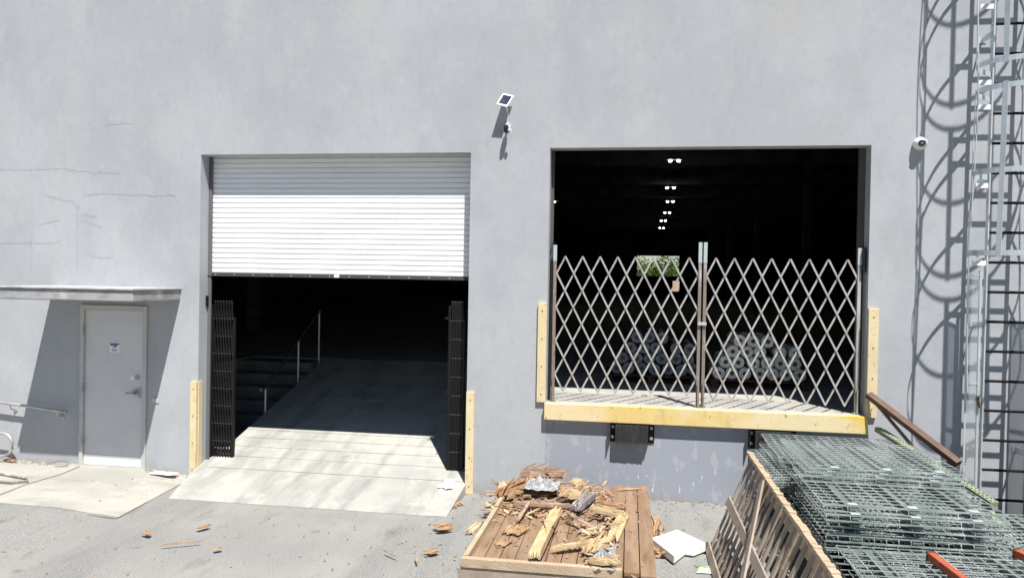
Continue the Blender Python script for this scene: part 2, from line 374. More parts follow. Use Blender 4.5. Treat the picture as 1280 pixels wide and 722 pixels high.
# rolled door curtain
rd = MB(); z = 2.73; prof = []
while z < 4.6:
    prof += [(z, .245), (z+.012, .232), (z+.052, .230), (z+.062, .245), (z+.0675, .252)]; z += .0675
for (za, ya), (zb, yb) in zip(prof[:-1], prof[1:]):
    rd.quad((-.03, ya, za), (3.69, ya, za), (3.69, yb, zb), (-.03, yb, zb))
rdo = rd.build('roll_up_door', M_white, B); tag(rdo, 'white slatted roll-up door lowered over the upper part of the ramp doorway')
mb = MB(); mb.box(-.02, 3.68, .215, .262, 2.69, 2.732); mb.box(-.02, 3.68, .19, .215, 2.690, 2.696); mb.build('bottom_bar', mat('bottom_bar_rubber', (.07, .065, .06), .6), rdo)
mb = MB()
for k in range(14): MB().box(.1+.27*k, .112+.27*k, .211, .2149, 2.706, 2.716).build('bolt', M_plastic, rdo)
MB().box(1.79, 1.86, .20, .2149, 2.697, 2.735).build('pull_handle', M_plastic, rdo)
M_dtrack = mat('door_track_paint', (.13, .13, .14), .6)
for a, b in ((-.02, .045), (3.61, 3.68)): MB().box(a, b, .2005, .228, .1, 4.45).build('door_track', M_dtrack, B)
M_track = mat('dark_track', (.09, .085, .08), .6, layers=[((.16, .15, .14), 3, .5, .7, 4, (1, 1, .3), 131)])
for a, b in ((8.30, 8.40), (4.62, 4.675)): MB().box(a, b, .2115, .27, 1.2, 4.5).build('dock_door_track', M_track, B)

# cream corner boards and the dock edge beam
def guard(x0, x1, ry0, ry1, rx_, z0, z1, y0=-.04, side=0):
    mb = MB(); mb.box(x0, x1, y0, -.0015, z0, z1)
    if side: mb.box(*(sorted((rx_, rx_+side*.012))), -.0005, .09, z0, z1)
    g = mb.build('corner_board', M_cream, B, bevel=.003)
    for k in range(4):
        zz = z0+.1+(z1-z0-.2)*k/3; xx = (x0+x1)/2
        MB().tube([(xx, y0-.001, zz), (xx, y0-.005, zz)], .008, 6).build('nail', M_brown, g)
guard(-.09, -.001, 0, 0, .0015, .02, 1.29, side=1)
guard(3.647, 3.75, 0, 0, 3.64, .02, 1.30)
guard(4.53, 4.638, 0, 0, 4.65, 1.21, 2.435)
guard(8.368, 8.478, 0, 0, 8.34, 1.19, 2.45)
be = MB().box(4.632, 8.372, -.085, -.0015, 1.005, 1.208).build('dock_edge_beam', M_beam, B, bevel=.006)
# warp the beam so its edges are not ruler straight
sill = MB().box(4.655, 8.363, -.0008, .2005, 1.15, 1.2035).build('dock_sill', M_floor, B)
# concrete canopy over the personnel door
mb = MB()
n = 10
mb.box(-2.14, -.27, -.98, -.0015, 2.36, 2.50)
can = mb.build('door_canopy', mat('canopy_concrete', (.36, .36, .365), .9, layers=[((.24, .235, .235), 3, .45, .65, 5, (1, 1, 3), 133), ((.62, .62, .62, .8), 1.5, .55, .7, 4, I3, 134)], bump=.4), B, bevel=.012)
MB().box(-2.16, -.255, -1.0, -.0015, 2.502, 2.522).build('canopy_flashing', mat('canopy_top_coat', (.50, .51, .52), .9, layers=[((.36, .36, .37), 4, .45, .65, 5, I3, 135)]), can)
# stucco cracks
def crack(pts, wd=.006):
    mb = MB(); prev = None
    for (a, b), (c, d) in zip(pts[:-1], pts[1:]):
        n = max(3, int(math.hypot(c-a, d-b)/.03))
        for i in range(n+1):
            t = i/n; q = V((a+(c-a)*t+random.uniform(-.008, .008), -.0018, b+(d-b)*t+random.uniform(-.014, .014)))
            if prev is not None: mb.bar(prev, q, wd*.75*random.uniform(.1, 1.0)**1.5, .0015, up=(0, 1, 0))
            prev = q
    return mb
for pts, wd in [([(-3.4, 4.10), (-2.6, 4.10), (-2.02, 4.12), (-1.9, 4.08), (-1.18, 4.04)], .004),
            ([(-1.71, 3.76), (-1.2, 3.77), (-.7, 3.74), (-.38, 3.75), (-.33, 3.66)], .006), ([(-2.3, 3.76), (-2.1, 3.70), (-1.9, 3.68), (-1.78, 3.58)], .006),
            ([(-3.4, 3.09), (-2.13, 3.10), (-2.05, 3.15)], .005), ([(-1.81, 3.66), (-1.80, 2.75)], .003), ([(-1.64, 3.02), (-1.58, 2.93), (-1.42, 2.90), (-1.3, 2.92)], .006),
            ([(-1.75, 3.50), (-1.5, 3.45)], .006), ([(-2.4, 3.35), (-2.2, 3.39), (-2.1, 3.42)], .005), ([(-1.7, 3.4), (-1.6, 3.36), (-1.45, 3.33)], .005),
            ([(-2.5, 3.7), (-2.5, 2.75)], .002), ([(-1.4, 4.7), (-1.0, 4.72)], .003), ([(-1.71, 3.98), (-1.71, 3.74)], .002)]:
    crack(pts, wd).build('stucco_crack', M_crack, B)
for k in range(1): pass

# personnel door
dn = thing('personnel_door', (-1.235, 0, .07), None, None); 
dn.parent = B; dn.matrix_parent_inverse = Matrix.Translation(-V(B.location)); dn['label'] = 'grey steel personnel door under the canopy'
del dn
door = bpy.data.objects['personnel_door']
mb = MB(); mb.box(-1.728, -1.672, -.03, .12, .072, 2.268); mb.box(-.798, -.742, -.03, .12, .072, 2.268); mb.box(-1.671, -.799, -.03, .12, 2.205, 2.268)
def child(mb, name, M, parent, bevel=0, smooth=False):
    o = mb.build(name, M, None, bevel, smooth); o.parent = parent
    mw = Matrix.Identity(4); p = parent
    while p is not None: mw = (p.matrix_parent_inverse @ p.matrix_basis) if p.parent is None else mw; p = p.parent
    o.matrix_parent_inverse = world(parent).inverted(); return o
def world(o):
    m = o.matrix_basis.copy()
    if o.parent is not None: m = world(o.parent) @ o.matrix_parent_inverse @ m
    return m
child(mb, 'door_frame', M_frame, door, .003)
leaf = child(MB().box(-1.668, -.802, .0, .045, .095, 2.200), 'door_leaf', M_door, door, .002)
# (sub-parts are kept one level below the door itself)
mb = MB(); mb.box(-1.668, -.802, -.004, -.0005, .097, .235); child(mb, 'kick_plate', M_plastic, door)
for zz in (.42, 1.15, 1.93):
    child(MB().tube([(-1.672, -.037, zz-.06), (-1.672, -.037, zz+.06)], .011, 8), 'hinge', M_steel, door)
mb = MB(); mb.tube([(-.895, .001, 1.10), (-.895, -.02, 1.10)], .042, 18); mb.tube([(-.895, -.02, 1.10), (-.895, -.06, 1.10), (-.93, -.066, 1.10), (-1.015, -.06, 1.097)], .012, 8)
mb.box(-.86, -.802, -.012, -.0005, 1.03, 1.17)
child(mb, 'door_handle', M_steel, door, smooth=False)
child(MB().tube([(-.885, .001, 1.305), (-.885, -.018, 1.305)], .032, 16), 'deadbolt', M_steel, door)
child(MB().box(-.995, -.93, -.002, -.0005, 1.27, 1.32), 'small_sticker', M_plastic, door)
nt_ = child(MB().box(-1.30, -1.155, -.002, -.0003, 1.63, 1.76), 'notice_sticker', M_plastic, door)
mb = MB()
for (a, b, c, d) in [(-1.295, -1.16, 1.735, 1.755), (-1.28, -1.245, 1.72, 1.733), (-1.235, -1.19, 1.715, 1.733), (-1.255, -1.2, 1.700, 1.709), (-1.27, -1.185, 1.675, 1.680), (-1.265, -1.19, 1.660, 1.665), (-1.26, -1.195, 1.645, 1.650)]:
    mb.box(a, b, -.004, -.0022, c, d)
child(mb, 'sticker_print', M_blue, door)
child(MB().box(-1.74, -.73, -.05, .12, .045, .069), 'threshold', M_slab, door)
MB().box(-1.72, -.75, .12, .16, .07, 2.26).build('door_backing', M_dark, B)

# far dock door gap shows shrubs beyond the rear wall
random.seed(3)
for k, (x, y, rr, h) in enumerate([(6.6, 84, 1.7, 5.0), (8.3, 86, 1.4, 4.3), (9.8, 85, 1.6, 5.2), (11.6, 87, 1.6, 5.0), (5.0, 86, 1.6, 4.8)]):
    lab = ['bright green shrub at the left side of the far rear doorway', 'low green shrub in the middle of the far rear doorway', 'brownish green shrub at the right side of the far rear doorway', 'dark shrub beyond the right edge of the far rear doorway', 'shrub beyond the left edge of the far rear doorway'][k]
    t = thing('shrub', (x, y, 1), lab, 'shrub', 'shrubs behind the warehouse')
    mb = MB()
    for i in range(1500):
        d = V((random.gauss(0, 1), random.gauss(0, 1), random.gauss(0, 1))).normalized()*random.random()**.4
        c = V((x+d.x*rr, y+d.y*rr, 1+h/2+d.z*h/2)); c += V([random.uniform(-.2, .2)]*3)
        a = V((random.uniform(-1, 1), random.uniform(-1, 1), random.uniform(-.6, 1))).normalized()*.16; b = a.cross(V((random.random(), random.random(), 1))).normalized()*.10
        mb.quad(c-a, c+b, c+a, c-b)
    mb.build('crown', M_leaf, t); MB().tube([(x, y, .9), (x+.1, y, 1+h*.6)], [.08, .03], 7).build('stem', M_bark, t)

# ceiling lamps
for k, (x, y) in enumerate([(7.17, 19.3), (7.45, 27.4), (7.76, 33.6), (7.92, 40.4), (7.94, 46.8), (8.12, 54.2), (1.32, 33.7)]):
    lab = ['%s lit twin ceiling lamp of the row receding behind the dock doorway' % q for q in ('nearest', 'second nearest', 'third nearest', 'fourth nearest', 'fifth nearest', 'farthest')]+['single lit ceiling lamp at the left edge of the dock doorway']
    t = thing('ceiling_light', (x, y, 7.2), lab[k], 'ceiling lamp', 'ceiling lamps inside the warehouse')
    MB().box(x-.28, x+.28, y-.1, y+.1, 7.24, 7.31).build('housing', M_dark, t)
    mb = MB(); mb.tube([(x, y, 7.31), (x, y, 8.0)], .012, 6); mb.build('stem', M_dark, t)
    for s in ((-1, 1) if k < 6 else (0,)):
        MB().box(x+s*.15-.055, x+s*.15+.055, y-.04, y+.04, 7.17, 7.235).build('lamp', M_lamp, t)

# ------------------------------------------------------------------ scissor gates
def lattice(mb, x0, x1, y, z0, z1, ncol, nrow, wd, t, off=.006, rv=None):
    nc = 2*ncol; dx = (x1-x0)/nc; dz = (z1-z0)/nrow
    P = lambda j, i, yy: V((x0+j*dx, yy, z1-i*dz))
    for j in range(-nrow, nc+nrow+1):
        if j % 2 == 0: continue
        i0 = max(0, -j); i1 = min(nrow, nc-j)           # down right
        if i1 > i0: mb.bar(P(j+i0, i0, y-off), P(j+i1, i1, y-off), wd, t, up=(0, 1, 0))
        i0 = max(0, j-nc); i1 = min(nrow, j)            # down left
        if i1 > i0: mb.bar(P(j-i0, i0, y+off), P(j-i1, i1, y+off), wd, t, up=(0, 1, 0))
    if rv is not None:
        for i in range(nrow+1):
            for j in range(nc+1):
                if (i+j) % 2: q = P(j, i, y-off-t/2); rv.tube([q+V((0, .002, 0)), q-V((0, .004, 0))], wd*.34, 6)
for k, (x0, x1) in enumerate([(4.735, 6.455), (6.555, 8.275)]):
    t = thing('scissor_gate', ((x0+x1)/2, .12, 1.2), ['left leaf of the closed grey steel scissor gate across the dock doorway', 'right leaf of the closed grey steel scissor gate across the dock doorway'][k], 'scissor gate', 'closed scissor gate leaves on the dock')
    mb = MB(); rv = MB(); lattice(mb, x0, x1, .12, 1.335 if k == 0 else 1.29, 3.01, 8, 8, .021, .006, .007, rv); mb.build('lattice', M_galv, t, extra=(rv, M_rivet))
    for s, px in enumerate((x0-.02, x1+.02)):
        mid = (k == 0 and s == 1) or (k == 1 and s == 0)
        top = 3.20 if mid else 3.15
        mb = MB(); mb.box(px-.019, px+.019, .095, .135, 1.225, 2.95)
        po = mb.build('gate_post', M_rustpost if mid or k == 0 else M_post, t, bevel=.003)
        MB().box(px-.021, px+.021, .093, .137, 2.951, top).build('post_cap', M_alu, po)
        mb = MB(); mb.box(px-.035, px+.035, .085, .15, 1.2045, 1.2245); mb.tube([(px, .075, 1.215), (px, .075, 1.50)], .009, 7); mb.build('foot_bolt', M_rustpost, po)
    mb = MB()
    if k == 1:
        mb.tube([(x1+.02, .10, 3.12), (x1+.07, .10, 3.15), (x1+.09, .19, 3.15)], .008, 6); mb.box(8.315, 8.345, .05, .15, 2.86, 3.14); mb.build('wall_bracket', M_black, t)
    else:
        mb.tube([(x0-.02, .10, 3.16), (x0-.06, .12, 3.17), (x0-.065, .19, 3.17)], .008, 6); mb.build('wall_bracket', M_black, t)
        MB().box(6.46, 6.56, .07, .078, 2.20, 2.24).build('latch_plate', M_post, t)
for k, (x0, x1, z0, z1, nc) in enumerate([(.045, .325, .21, 2.35, 7), (3.36, 3.52, .22, 2.41, 7)]):
    t = thing('scissor_gate', ((x0+x1)/2, .32, z0), ['black scissor gate folded at the left side of the ramp doorway', 'black scissor gate folded narrow at the right side of the ramp doorway'][k], 'scissor gate', 'folded black scissor gates')
    mb = MB(); rv = MB(); lattice(mb, x0, x1, .30, z0, z1, nc if k == 0 else nc, 9, .017 if k == 0 else .016, .008, .012 if k == 0 else .02, rv)
    if k == 1: lattice(mb, x0+.008, x1-.008, .36, z0, z1, nc, 9, .016, .008, .01)
    mb.build('lattice', M_black, t, extra=(rv, M_dullrivet))
    for px, zt in ((x0-.02, z1-.05), (x1+.015, z1-.22)):
        MB().box(px-.014, px+.014, .285, .325, rz(.3)+.01, zt).build('gate_post', M_black, t)
    mb = MB()
    if k == 0: mb.tube([(.004, .24, 2.37), (.0, .27, 2.30), (.03, .30, 2.0), (.06, .29, 1.5)], .008, 6); mb.box(.0015, .02, .15, .195, 2.28, 2.42)
    else:
        mb.tube([(3.35, .3, 2.20), (3.28, .29, 2.19)], .014, 7); mb.tube([(3.5, .3, 2.29), (3.6, .3, 2.29)], .008, 6)
        mb.tube([(3.33, .3, 1.25), (3.29, .29, 1.22)], .012, 7)
        mb.box(3.34, 3.37, .27, .35, .24, 2.15)
        mb.box(3.52, 3.545, .27, .35, .24, 2.15)
    mb.build('latch_arm', M_black, t)

# stair handrail inside the ramp doorway
t = thing('stair_handrail', (.06, 2.8, .6), 'thin steel handrail climbing along the left edge of the ramp inside', 'handrail')
for y, zb, zt in ((1.74, .60, .95), (2.91, .91, 1.61), (3.77, 1.13, 2.08)):
    MB().tube([(.08, y, zb-.02), (.08, y, zt)], .019, 8).build('post', M_rail, t)
MB().tube([(.08, 1.60, .955), (.08, 1.76, .965), (.08, 2.91, 1.62), (.08, 3.82, 2.09)], .017, 8).build('top_rail', mat('dark_rail_paint', (.07, .065, .06), .5), t)
MB().tube([(.08, 1.585, .955), (.08, 1.60, .955)], .024, 8).build('end_cap', M_rail, t)

# yard handrail on the wall at the left
t = thing('wall_handrail', (-2.6, -.08, .85), 'grey pipe handrail fixed to the wall left of the personnel door', 'handrail')
MB().tube([(-4.4, -.10, 1.02), (-2.45, -.10, .868), (-1.86, -.10, .815)], .019, 10).build('rail', M_rail, t, smooth=True)
mb = MB()
for x, z in ((-2.0, .79), (-2.72, .85), (-3.9, .95)):
    mb.tube([(x, -.10, z+.02), (x, -.09, z-.03), (x, -.004, z-.06)], .009, 7); mb.tube([(x, -.012, z-.06), (x, -.002, z-.06)], .03, 10)
mb.build('bracket', M_rail, t)
t = thing('ramp_rail_loop', (-2.9, -.12, .1), 'looped end of a steel pipe rail at the bottom left by the wall', 'handrail')
pts = [(-4.2, -.14, .62), (-2.95, -.14, .50)]+[(-2.80+.16*math.sin(a), -.14, .335+.155*math.cos(a)) for a in [R(q) for q in range(0, 181, 15)]]+[(-2.95, -.14, .17), (-4.2, -.14, .24)]
MB().tube(pts, .019, 10).build('pipe', M_rail, t, smooth=True)
MB().tube([(-3.6, -.14, .55), (-3.6, -.14, .05)], .019, 8).build('post', M_rail, t)

# ------------------------------------------------------------------ wall mounted small things
t = thing('solar_panel', (4.09, 0, 4.75), 'small white framed solar panel tilted on the wall between the doorways', 'solar panel')
TL, TR, BR, BL = V((4.051, -.07, 4.999)), V((4.184, -.06, 4.97)), V((4.116, -.16, 4.815)), V((3.991, -.17, 4.85))
nn = (TR-TL).cross(BL-TL).normalized()
if nn.y > 0: nn = -nn
mb = MB(); th = nn*.012
mb.add([TL, TR, BR, BL, TL-th, TR-th, BR-th, BL-th], [(0,1,2,3),(4,7,6,5),(0,4,5,1),(1,5,6,2),(2,6,7,3),(3,7,4,0)]); mb.build('panel_frame', M_plastic, t)
cc = (TL+TR+BR+BL)/4; q = [cc+(p-cc)*.80+nn*.002 for p in (TL, TR, BR, BL)]
MB().quad(*q).build('solar_cells', M_panel, t)
gr = MB()
for k in (1, 2, 3):
    a = q[0].lerp(q[1], k/4)+nn*.0006; b = q[3].lerp(q[2], k/4)+nn*.0006; gr.bar(a, b, .0015, .0008, up=nn)
gr.build('cell_grid', mat('cell_line', (.03, .035, .09), .4), t)
MB().tube([tuple(cc-nn*.012), (4.10, -.05, 4.80), (4.10, -.003, 4.78)], .007, 7).build('bracket', M_plastic, t)
MB().tube([(4.10, -.06, 4.85), (4.115, -.03, 4.74), (4.10, -.03, 4.64)], .0035, 6).build('cable', M_plastic, t)
t = thing('security_camera', (4.11, 0, 4.57), 'black and white bullet security camera hanging below the small solar panel', 'security camera')
MB().tube([(4.105, -.002, 4.60), (4.105, -.02, 4.60)], .04, 14).build('wall_mount', M_plastic, t)
MB().box(4.08, 4.13, -.145, -.05, 4.51, 4.60).build('camera_body', M_blackplastic, t, bevel=.012)
mb = MB(); mb.tube([(4.105, -.02, 4.60), (4.12, -.10, 4.62)], .012, 8); mb.tube([(4.14, -.12, 4.535), (4.17, -.14, 4.53)], .018, 8); mb.build('arm', M_plastic, t)
MB().tube([(4.105, -.146, 4.55), (4.105, -.155, 4.55)], .018, 12).build('lens', M_black, t)
t = thing('dome_camera', (8.88, 0, 4.34), 'white round turret camera on the wall right of the dock doorway', 'security camera')
mb = MB()
for i in range(9):
    pass
prof = [(.0, .072), (-.03, .075), (-.06, .072), (-.085, .060), (-.10, .040), (-.105, .02)]
n = 24; b0 = 0
for yy, rr in prof:
    for k in range(n): a = 2*math.pi*k/n; mb.v.append((8.88+rr*math.cos(a), yy-.001, 4.34+rr*math.sin(a)))
for i in range(len(prof)-1):
    for k in range(n): mb.f.append((i*n+k, i*n+(k+1) % n, (i+1)*n+(k+1) % n, (i+1)*n+k))
mb.f.append(tuple((len(prof)-1)*n+k for k in range(n))); mb.build('housing', M_plastic, t, smooth=True)
MB().tube([(8.872, -.09, 4.333), (8.872, -.112, 4.333)], .038, 18).build('lens', M_blackplastic, t)
MB().tube([(8.872, -.112, 4.333), (8.872, -.116, 4.333)], .014, 14).build('lens_glass', M_steel, t)

# dock bumpers
def bumper(x0, x1, zt, zb, label):
    t = thing('dock_bumper', ((x0+x1)/2, 0, zb), label, 'dock bumper', 'dock bumpers under the beam')
    MB().box(x0, x1, -.012, -.0015, zb, zt).build('back_plate', M_black, t)
    n = 17
    for k in range(1):
        mb = MB()
        xa, xb = x0+.065, x1-.075
        for i in range(n):
            a = xa+(xb-xa)*i/n; mb.box(a+.001, a+(xb-xa)/n-.002, -.12-random.uniform(0, .006), -.0125, zb+.005+random.uniform(0, .006), zt-.012)
        mb.build('rubber_pads', M_rubber, t)
    for a, b in ((x0, x0+.062), (x1-.072, x1)):
        MB().box(a+.002, a+.010, -.105, -.0125, zb+.01, zt-.01).build('angle_iron', M_black, t)
    for xx in (x0+.034, x1-.034):
        for zz in (zt-.05, zb+.06): MB().tube([(xx, -.0125, zz), (xx, -.034, zz)], .018, 6).build('bolt', M_rivet, t)
bumper(5.435, 5.965, 1.0, .765, 'black laminated rubber bumper on the wall under the middle of the yellow dock beam')
bumper(7.06, 7.60, 1.0, .765, 'black laminated rubber bumper half hidden behind the wire deck stack')

# ------------------------------------------------------------------ film rolls on pallets in the dock
def pallet(x0, x1, y0, y1, label):
    t = thing('pallet', ((x0+x1)/2, (y0+y1)/2, 1.2), label, 'pallet', 'pallets under the film rolls')
    for y in (y0, (y0+y1)/2-.05, y1-.1):
        for x in (x0, (x0+x1)/2-.05, x1-.1): MB().box(x, x+.1, y, y+.1, 1.22, 1.30).build('block', M_redpallet, t)
    for y in (y0, (y0+y1)/2-.05, y1-.1): MB().box(x0, x1, y, y+.1, 1.2005, 1.218).build('bottom_board', M_redpallet, t)
    n = 7
    for i in range(n):
        y = y0+(y1-y0-.09)*i/(n-1); MB().box(x0, x1, y, y+.09, 1.302, 1.322).build('top_board', M_redpallet, t)
    return t
pallet(5.30, 6.66, 2.15, 3.15, 'dark red wooden pallet under the dim bluish film rolls')
pallet(6.83, 8.18, 1.98, 2.98, 'dark red wooden pallet under the pale clear film rolls')
def roll_mesh(r, L, M, name):
    mb = MB(); n = 20; rc = r*.36
    rings = [(0, rc, ), (0, r*.9), (.01, r), (L-.01, r), (L, r*.9), (L, rc)]
    for y, q in rings:
        for k in range(n):
            a = 2*math.pi*k/n; j = 1+random.uniform(-.03, .03) if q > rc else 1
            mb.v.append((q*j*math.cos(a), y, q*j*math.sin(a)))
    for i in range(5):
        for k in range(n): mb.f.append((i*n+k, i*n+(k+1) % n, (i+1)*n+(k+1) % n, (i+1)*n+k))
    return mb
def rolls(x0, y0, M, side, r=.090):
    protos = []
    for row, (n, off) in enumerate([(7, 0), (6, .55), (5, 1.1), (3, 1.6)]):
        for i in range(n):
            ords = ('leftmost', 'second from left', 'third from left', 'fourth from left', 'fifth from left', 'sixth from left', 'seventh from left')
            lab = 'plastic film roll, %s in the %s row of the %s stack' % (ords[i], ('bottom', 'second', 'third', 'top')[row], side)
            if not protos:
                t = thing('film_roll', (0, 0, 0), lab, 'film roll')
                roll_mesh(r, .85, M, 'f').build('wound_film', M, t, smooth=False)
                MB().tube([(0, .02, 0), (0, .80, 0)], r*.36, 14).build('core', M_core, t)
                protos.append(t)
            else: t = copy_tree(protos[0])
            t['label'] = lab; t['group'] = 'film rolls in the %s row of the %s stack' % (('bottom', 'second', 'third', 'top')[row], side)
            t.location = (x0+(i+off)*2*r*1.06+random.uniform(-.012, .012)+(.1 if row == 2 and i > 2 else 0), y0+random.uniform(-.05, .05), 1.325+r+row*r*1.74+random.uniform(-.004, .004))
            t.rotation_euler = (0, random.uniform(0, 6.28), 0)
random.seed(5)
rolls(5.46, 2.2, M_filmblue, 'left bluish')
rolls(6.93, 2.05, M_film, 'right pale')
o = tag(MB().box(6.165, 6.245, .30, .303, 2.60, 2.73).build('paper_tag', M_tan), 'small tan paper tag hanging behind the left scissor gate near its middle post', 'paper tag')
M_liner0 = mat('dark_goods', (.03, .03, .03), .9)
# cartons silhouetted before the far doorway
t = tag(MB().box(6.0, 11.4, 66, 67, 1.2, 3.35).build('carton_stack', M_liner0, bevel=.02), 'dark stack of goods standing in front of the far rear doorway', 'goods stack')

# ------------------------------------------------------------------ caged ladder
t = thing('caged_ladder', (9.79, 0, .3), 'tall aluminium wall ladder with a hooped safety cage and black rungs', 'ladder')
def lx(z): return 9.515+.006*(z-3)             # the left stringer leans a little
YS = -.245
for s, dx in ((0, 0), (1, .455)):
    mb = MB(); mb.bar((lx(.25)+dx, YS, .25), (lx(9.4)+dx, YS, 9.4), .016, .062, up=(0, 1, 0)); mb.build('stringer', M_alu, t, bevel=.002)
z = .30+.08; zr = []
while z < 9.3:
    zr.append(z); z += .3265
for z in zr:
    ru = MB().tube([(lx(z)+.006, YS, z), (lx(z)+.449, YS, z)], .0155, 8).build('rung', M_rung, t)
    MB().tube([(lx(z)-.016, YS, z), (lx(z)-.008, YS, z)], .018, 8).build('rung_end', M_alu, ru)
for z in (.9, 2.3, 3.9, 5.5, 7.1, 8.7):
    for dx in (-.012, .467):
        mb = MB(); mb.box(lx(z)+dx-.004, lx(z)+dx+.004, YS+.0, -.0015, z-.03, z+.03); mb.box(lx(z)+dx-.04, lx(z)+dx+.04, -.0095, -.0018, z-.03, z+.03); mb.build('wall_bracket', M_alu, t)
XC = 9.745
def hoop_pt(a, hw, dep, z): return V((XC-hw*math.cos(a), -.625-(dep/2+.005)*math.sin(a), z))
hoops = [(3.07, .56, .76), (3.92, .53, .75), (4.78, .51, .74), (5.05, .51, .74), (5.88, .51, .74), (6.72, .51, .74), (7.0, .51, .74), (7.9, .51, .74), (8.8, .51, .74)]
for z, hw, dep in hoops:
    pts = [hoop_pt(R(-52+284*i/32), hw, dep, z) for i in range(33)]
    mb = MB()
    for a, b in zip(pts[:-1], pts[1:]): mb.bar(a, b, .006, .055, up=(0, 0, 1))
    mb.bar(pts[0], (lx(z)-.01, YS+.0, z), .006, .055); mb.bar(pts[-1], (lx(z)+.465, YS, z), .006, .055)
    mb.build('cage_hoop', M_alu, t)
    mb = MB(); mb.box(lx(z)-.15, lx(z)-.010, YS-.022, YS-.014, z-.115, z-.06); mb.build('hoop_bracket', M_plastic, t)
for a in [R(q) for q in (-8, 45, 90, 135, 188)]:
    for seg in ([0, 1, 2], [3, 4, 5], [6, 7, 8]):
        mb = MB(); P_ = [hoop_pt(a, hoops[k][1]+.006, hoops[k][2]+.006, hoops[k][0]) for k in seg]
        P_[0] += V((0, 0, -.04)); P_[-1] += V((0, 0, .04))
        wd = .05 if 20 < math.degrees(a) < 160 else .022
        tang = V((math.sin(a), -math.cos(a)*1.0, 0)); nrm = V((math.cos(a), math.sin(a), 0))
        for p, q_ in zip(P_[:-1], P_[1:]): mb.bar(p, q_, wd, .006, up=V((-math.cos(a), -math.sin(a), 0)))
        mb.build('cage_bar', M_alu, t)
# expanded metal guard wings beside the lower ladder
def mesh_wing(x0, x1, y0, y1, z0, z1):
    A = V((x0, y0, 0)); Bv = V((x1, y1, 0)); L_ = (Bv-A).length; D = (Bv-A)/L_; mb = MB()
    st = .030; k = -int((z1-z0)/st)
    sl = 1.0
    n = int((L_+(z1-z0))/st)+1
    for i in range(n):
        # rising diagonals u = s - (z-z0)
        s_ = i*st
        for sg in (1, -1):
            u0 = s_; za = z0
            if u0 > L_: za = z0+(u0-L_); u0 = L_
            zb = min(z1, z0+s_); u1 = max(0, s_-(zb-z0))
            if zb <= za: continue
            if sg == 1: p, q = A+D*u0, A+D*u1
            else: p, q = A+D*(L_-u0), A+D*(L_-u1)
            p = V((p.x, p.y, za)); q = V((q.x, q.y, zb)); mb.bar(p, q, .0045, .003, up=(0, 1, 0), ends=False)
    fr = MB()
    for p, q in (((x0, y0, z0), (x0, y0, z1)), ((x1, y1, z0), (x1, y1, z1)), ((x0, y0, z0), (x1, y1, z0)), ((x0, y0, z1), (x1, y1, z1)), ((x0, y0, (z0+z1)/2), (x1, y1, (z0+z1)/2))): fr.bar(p, q, .02, .008)
    g = fr.build('guard_frame', M_alu, t); mb.build('expanded_mesh', M_alu, g)
mesh_wing(9.335, 9.455, YS+.0, YS-.02, .45, 2.85)
mesh_wing(10.02, 10.30, YS, YS-.02, .45, 2.85)
mb = MB(); mb.box(9.452, 9.475, YS-.01, YS+.02, .35, 2.9); mb.box(9.475, 9.50, YS-.01, YS+.02, 1.42, 1.50); mb.build('guard_hinge_post', M_alu, t)
MB().tube([(9.45, YS-.03, 1.52), (9.45, YS-.05, 1.46), (9.47, YS-.05, 1.40)], .016, 7).build('padlock', M_brown, t)
# drop cables along the cage (curved line shadows on the wall)
mb = MB(); pts = []
for i in range(60):
    z = 7.5-i*.1; pts.append((9.205+.018*math.sin(z*1.7), -.62+.03*math.sin(z*.9), z))
o = tag(MB().tube(pts, .007, 6).build('loose_cable', M_alu, None), 'thin loose grey cable hanging down along the left side of the ladder cage', 'cable')

# ------------------------------------------------------------------ wire decks
random.seed(11)
def make_deck():
    t = thing('wire_deck', (0, 0, 0), 'x', 'wire deck')
    W, D = 1.36, 1.22; mb = MB(); s = .0060
    n = 15
    for i in range(n+1):                       # wires front to back with the bent front lip
        x = -W/2+W*i/n
        mb.bar((x, D/2, 0), (x, -D/2+.02, 0), s, s, ends=False); mb.bar((x, -D/2+.02, 0), (x, -D/2, -.012), s, s, ends=False); mb.bar((x, -D/2, -.012), (x, -D/2, -.045), s, s, ends=False)
    k = 12
    for j in range(k+1):
        y = -D/2+.03+(D-.03)*j/k; mb.bar((-W/2, y, .006), (W/2, y, .006), s, s, ends=False)
    mb.bar((-W/2, -D/2, -.04), (W/2, -D/2, -.04), s*1.5, s*1.5); mb.bar((-W/2, -D/2+.01, .004), (W/2, -D/2+.01, .004), s*1.3, s*1.3)
    mb.build('wire_grid', M_zinc, t)
    for x in (-.45, 0, .45):
        c = MB(); c.box(x-.035, x+.035, -D/2+.02, D/2-.02, -.028, -.024); c.box(x-.037, x-.0352, -D/2+.02, D/2-.02, -.0239, -.006); c.box(x+.0352, x+.037, -D/2+.02, D/2-.02, -.0239, -.006)
        c.box(x-.035, x+.035, -D/2-.004, -D/2+.018, -.023, -.010)
        tb = MB().box(x-.036, x+.036, -D/2+.02, -D/2+.085, .0115, .014)
        c.build('support_channel', M_chan, t, extra=(tb, M_alu))
    return t
D0 = make_deck(); first = True
def put(x, y, z, rz_=0, rx_=0, ry_=0, label='', group=None):
    global first
    t = D0 if first else copy_tree(D0); first = False
    t.location = (x, y, z); t.rotation_euler = (rx_, ry_, rz_); t['label'] = label
    if group: t['group'] = group
    return t
ORD = ('topmost', 'second from the top', 'third from the top', 'fourth from the top', 'fifth from the top', 'sixth from the top', 'seventh from the top', 'eighth from the top', 'ninth from the top', 'tenth from the top', 'eleventh from the top', 'twelfth from the top', 'thirteenth from the top', 'lowest')
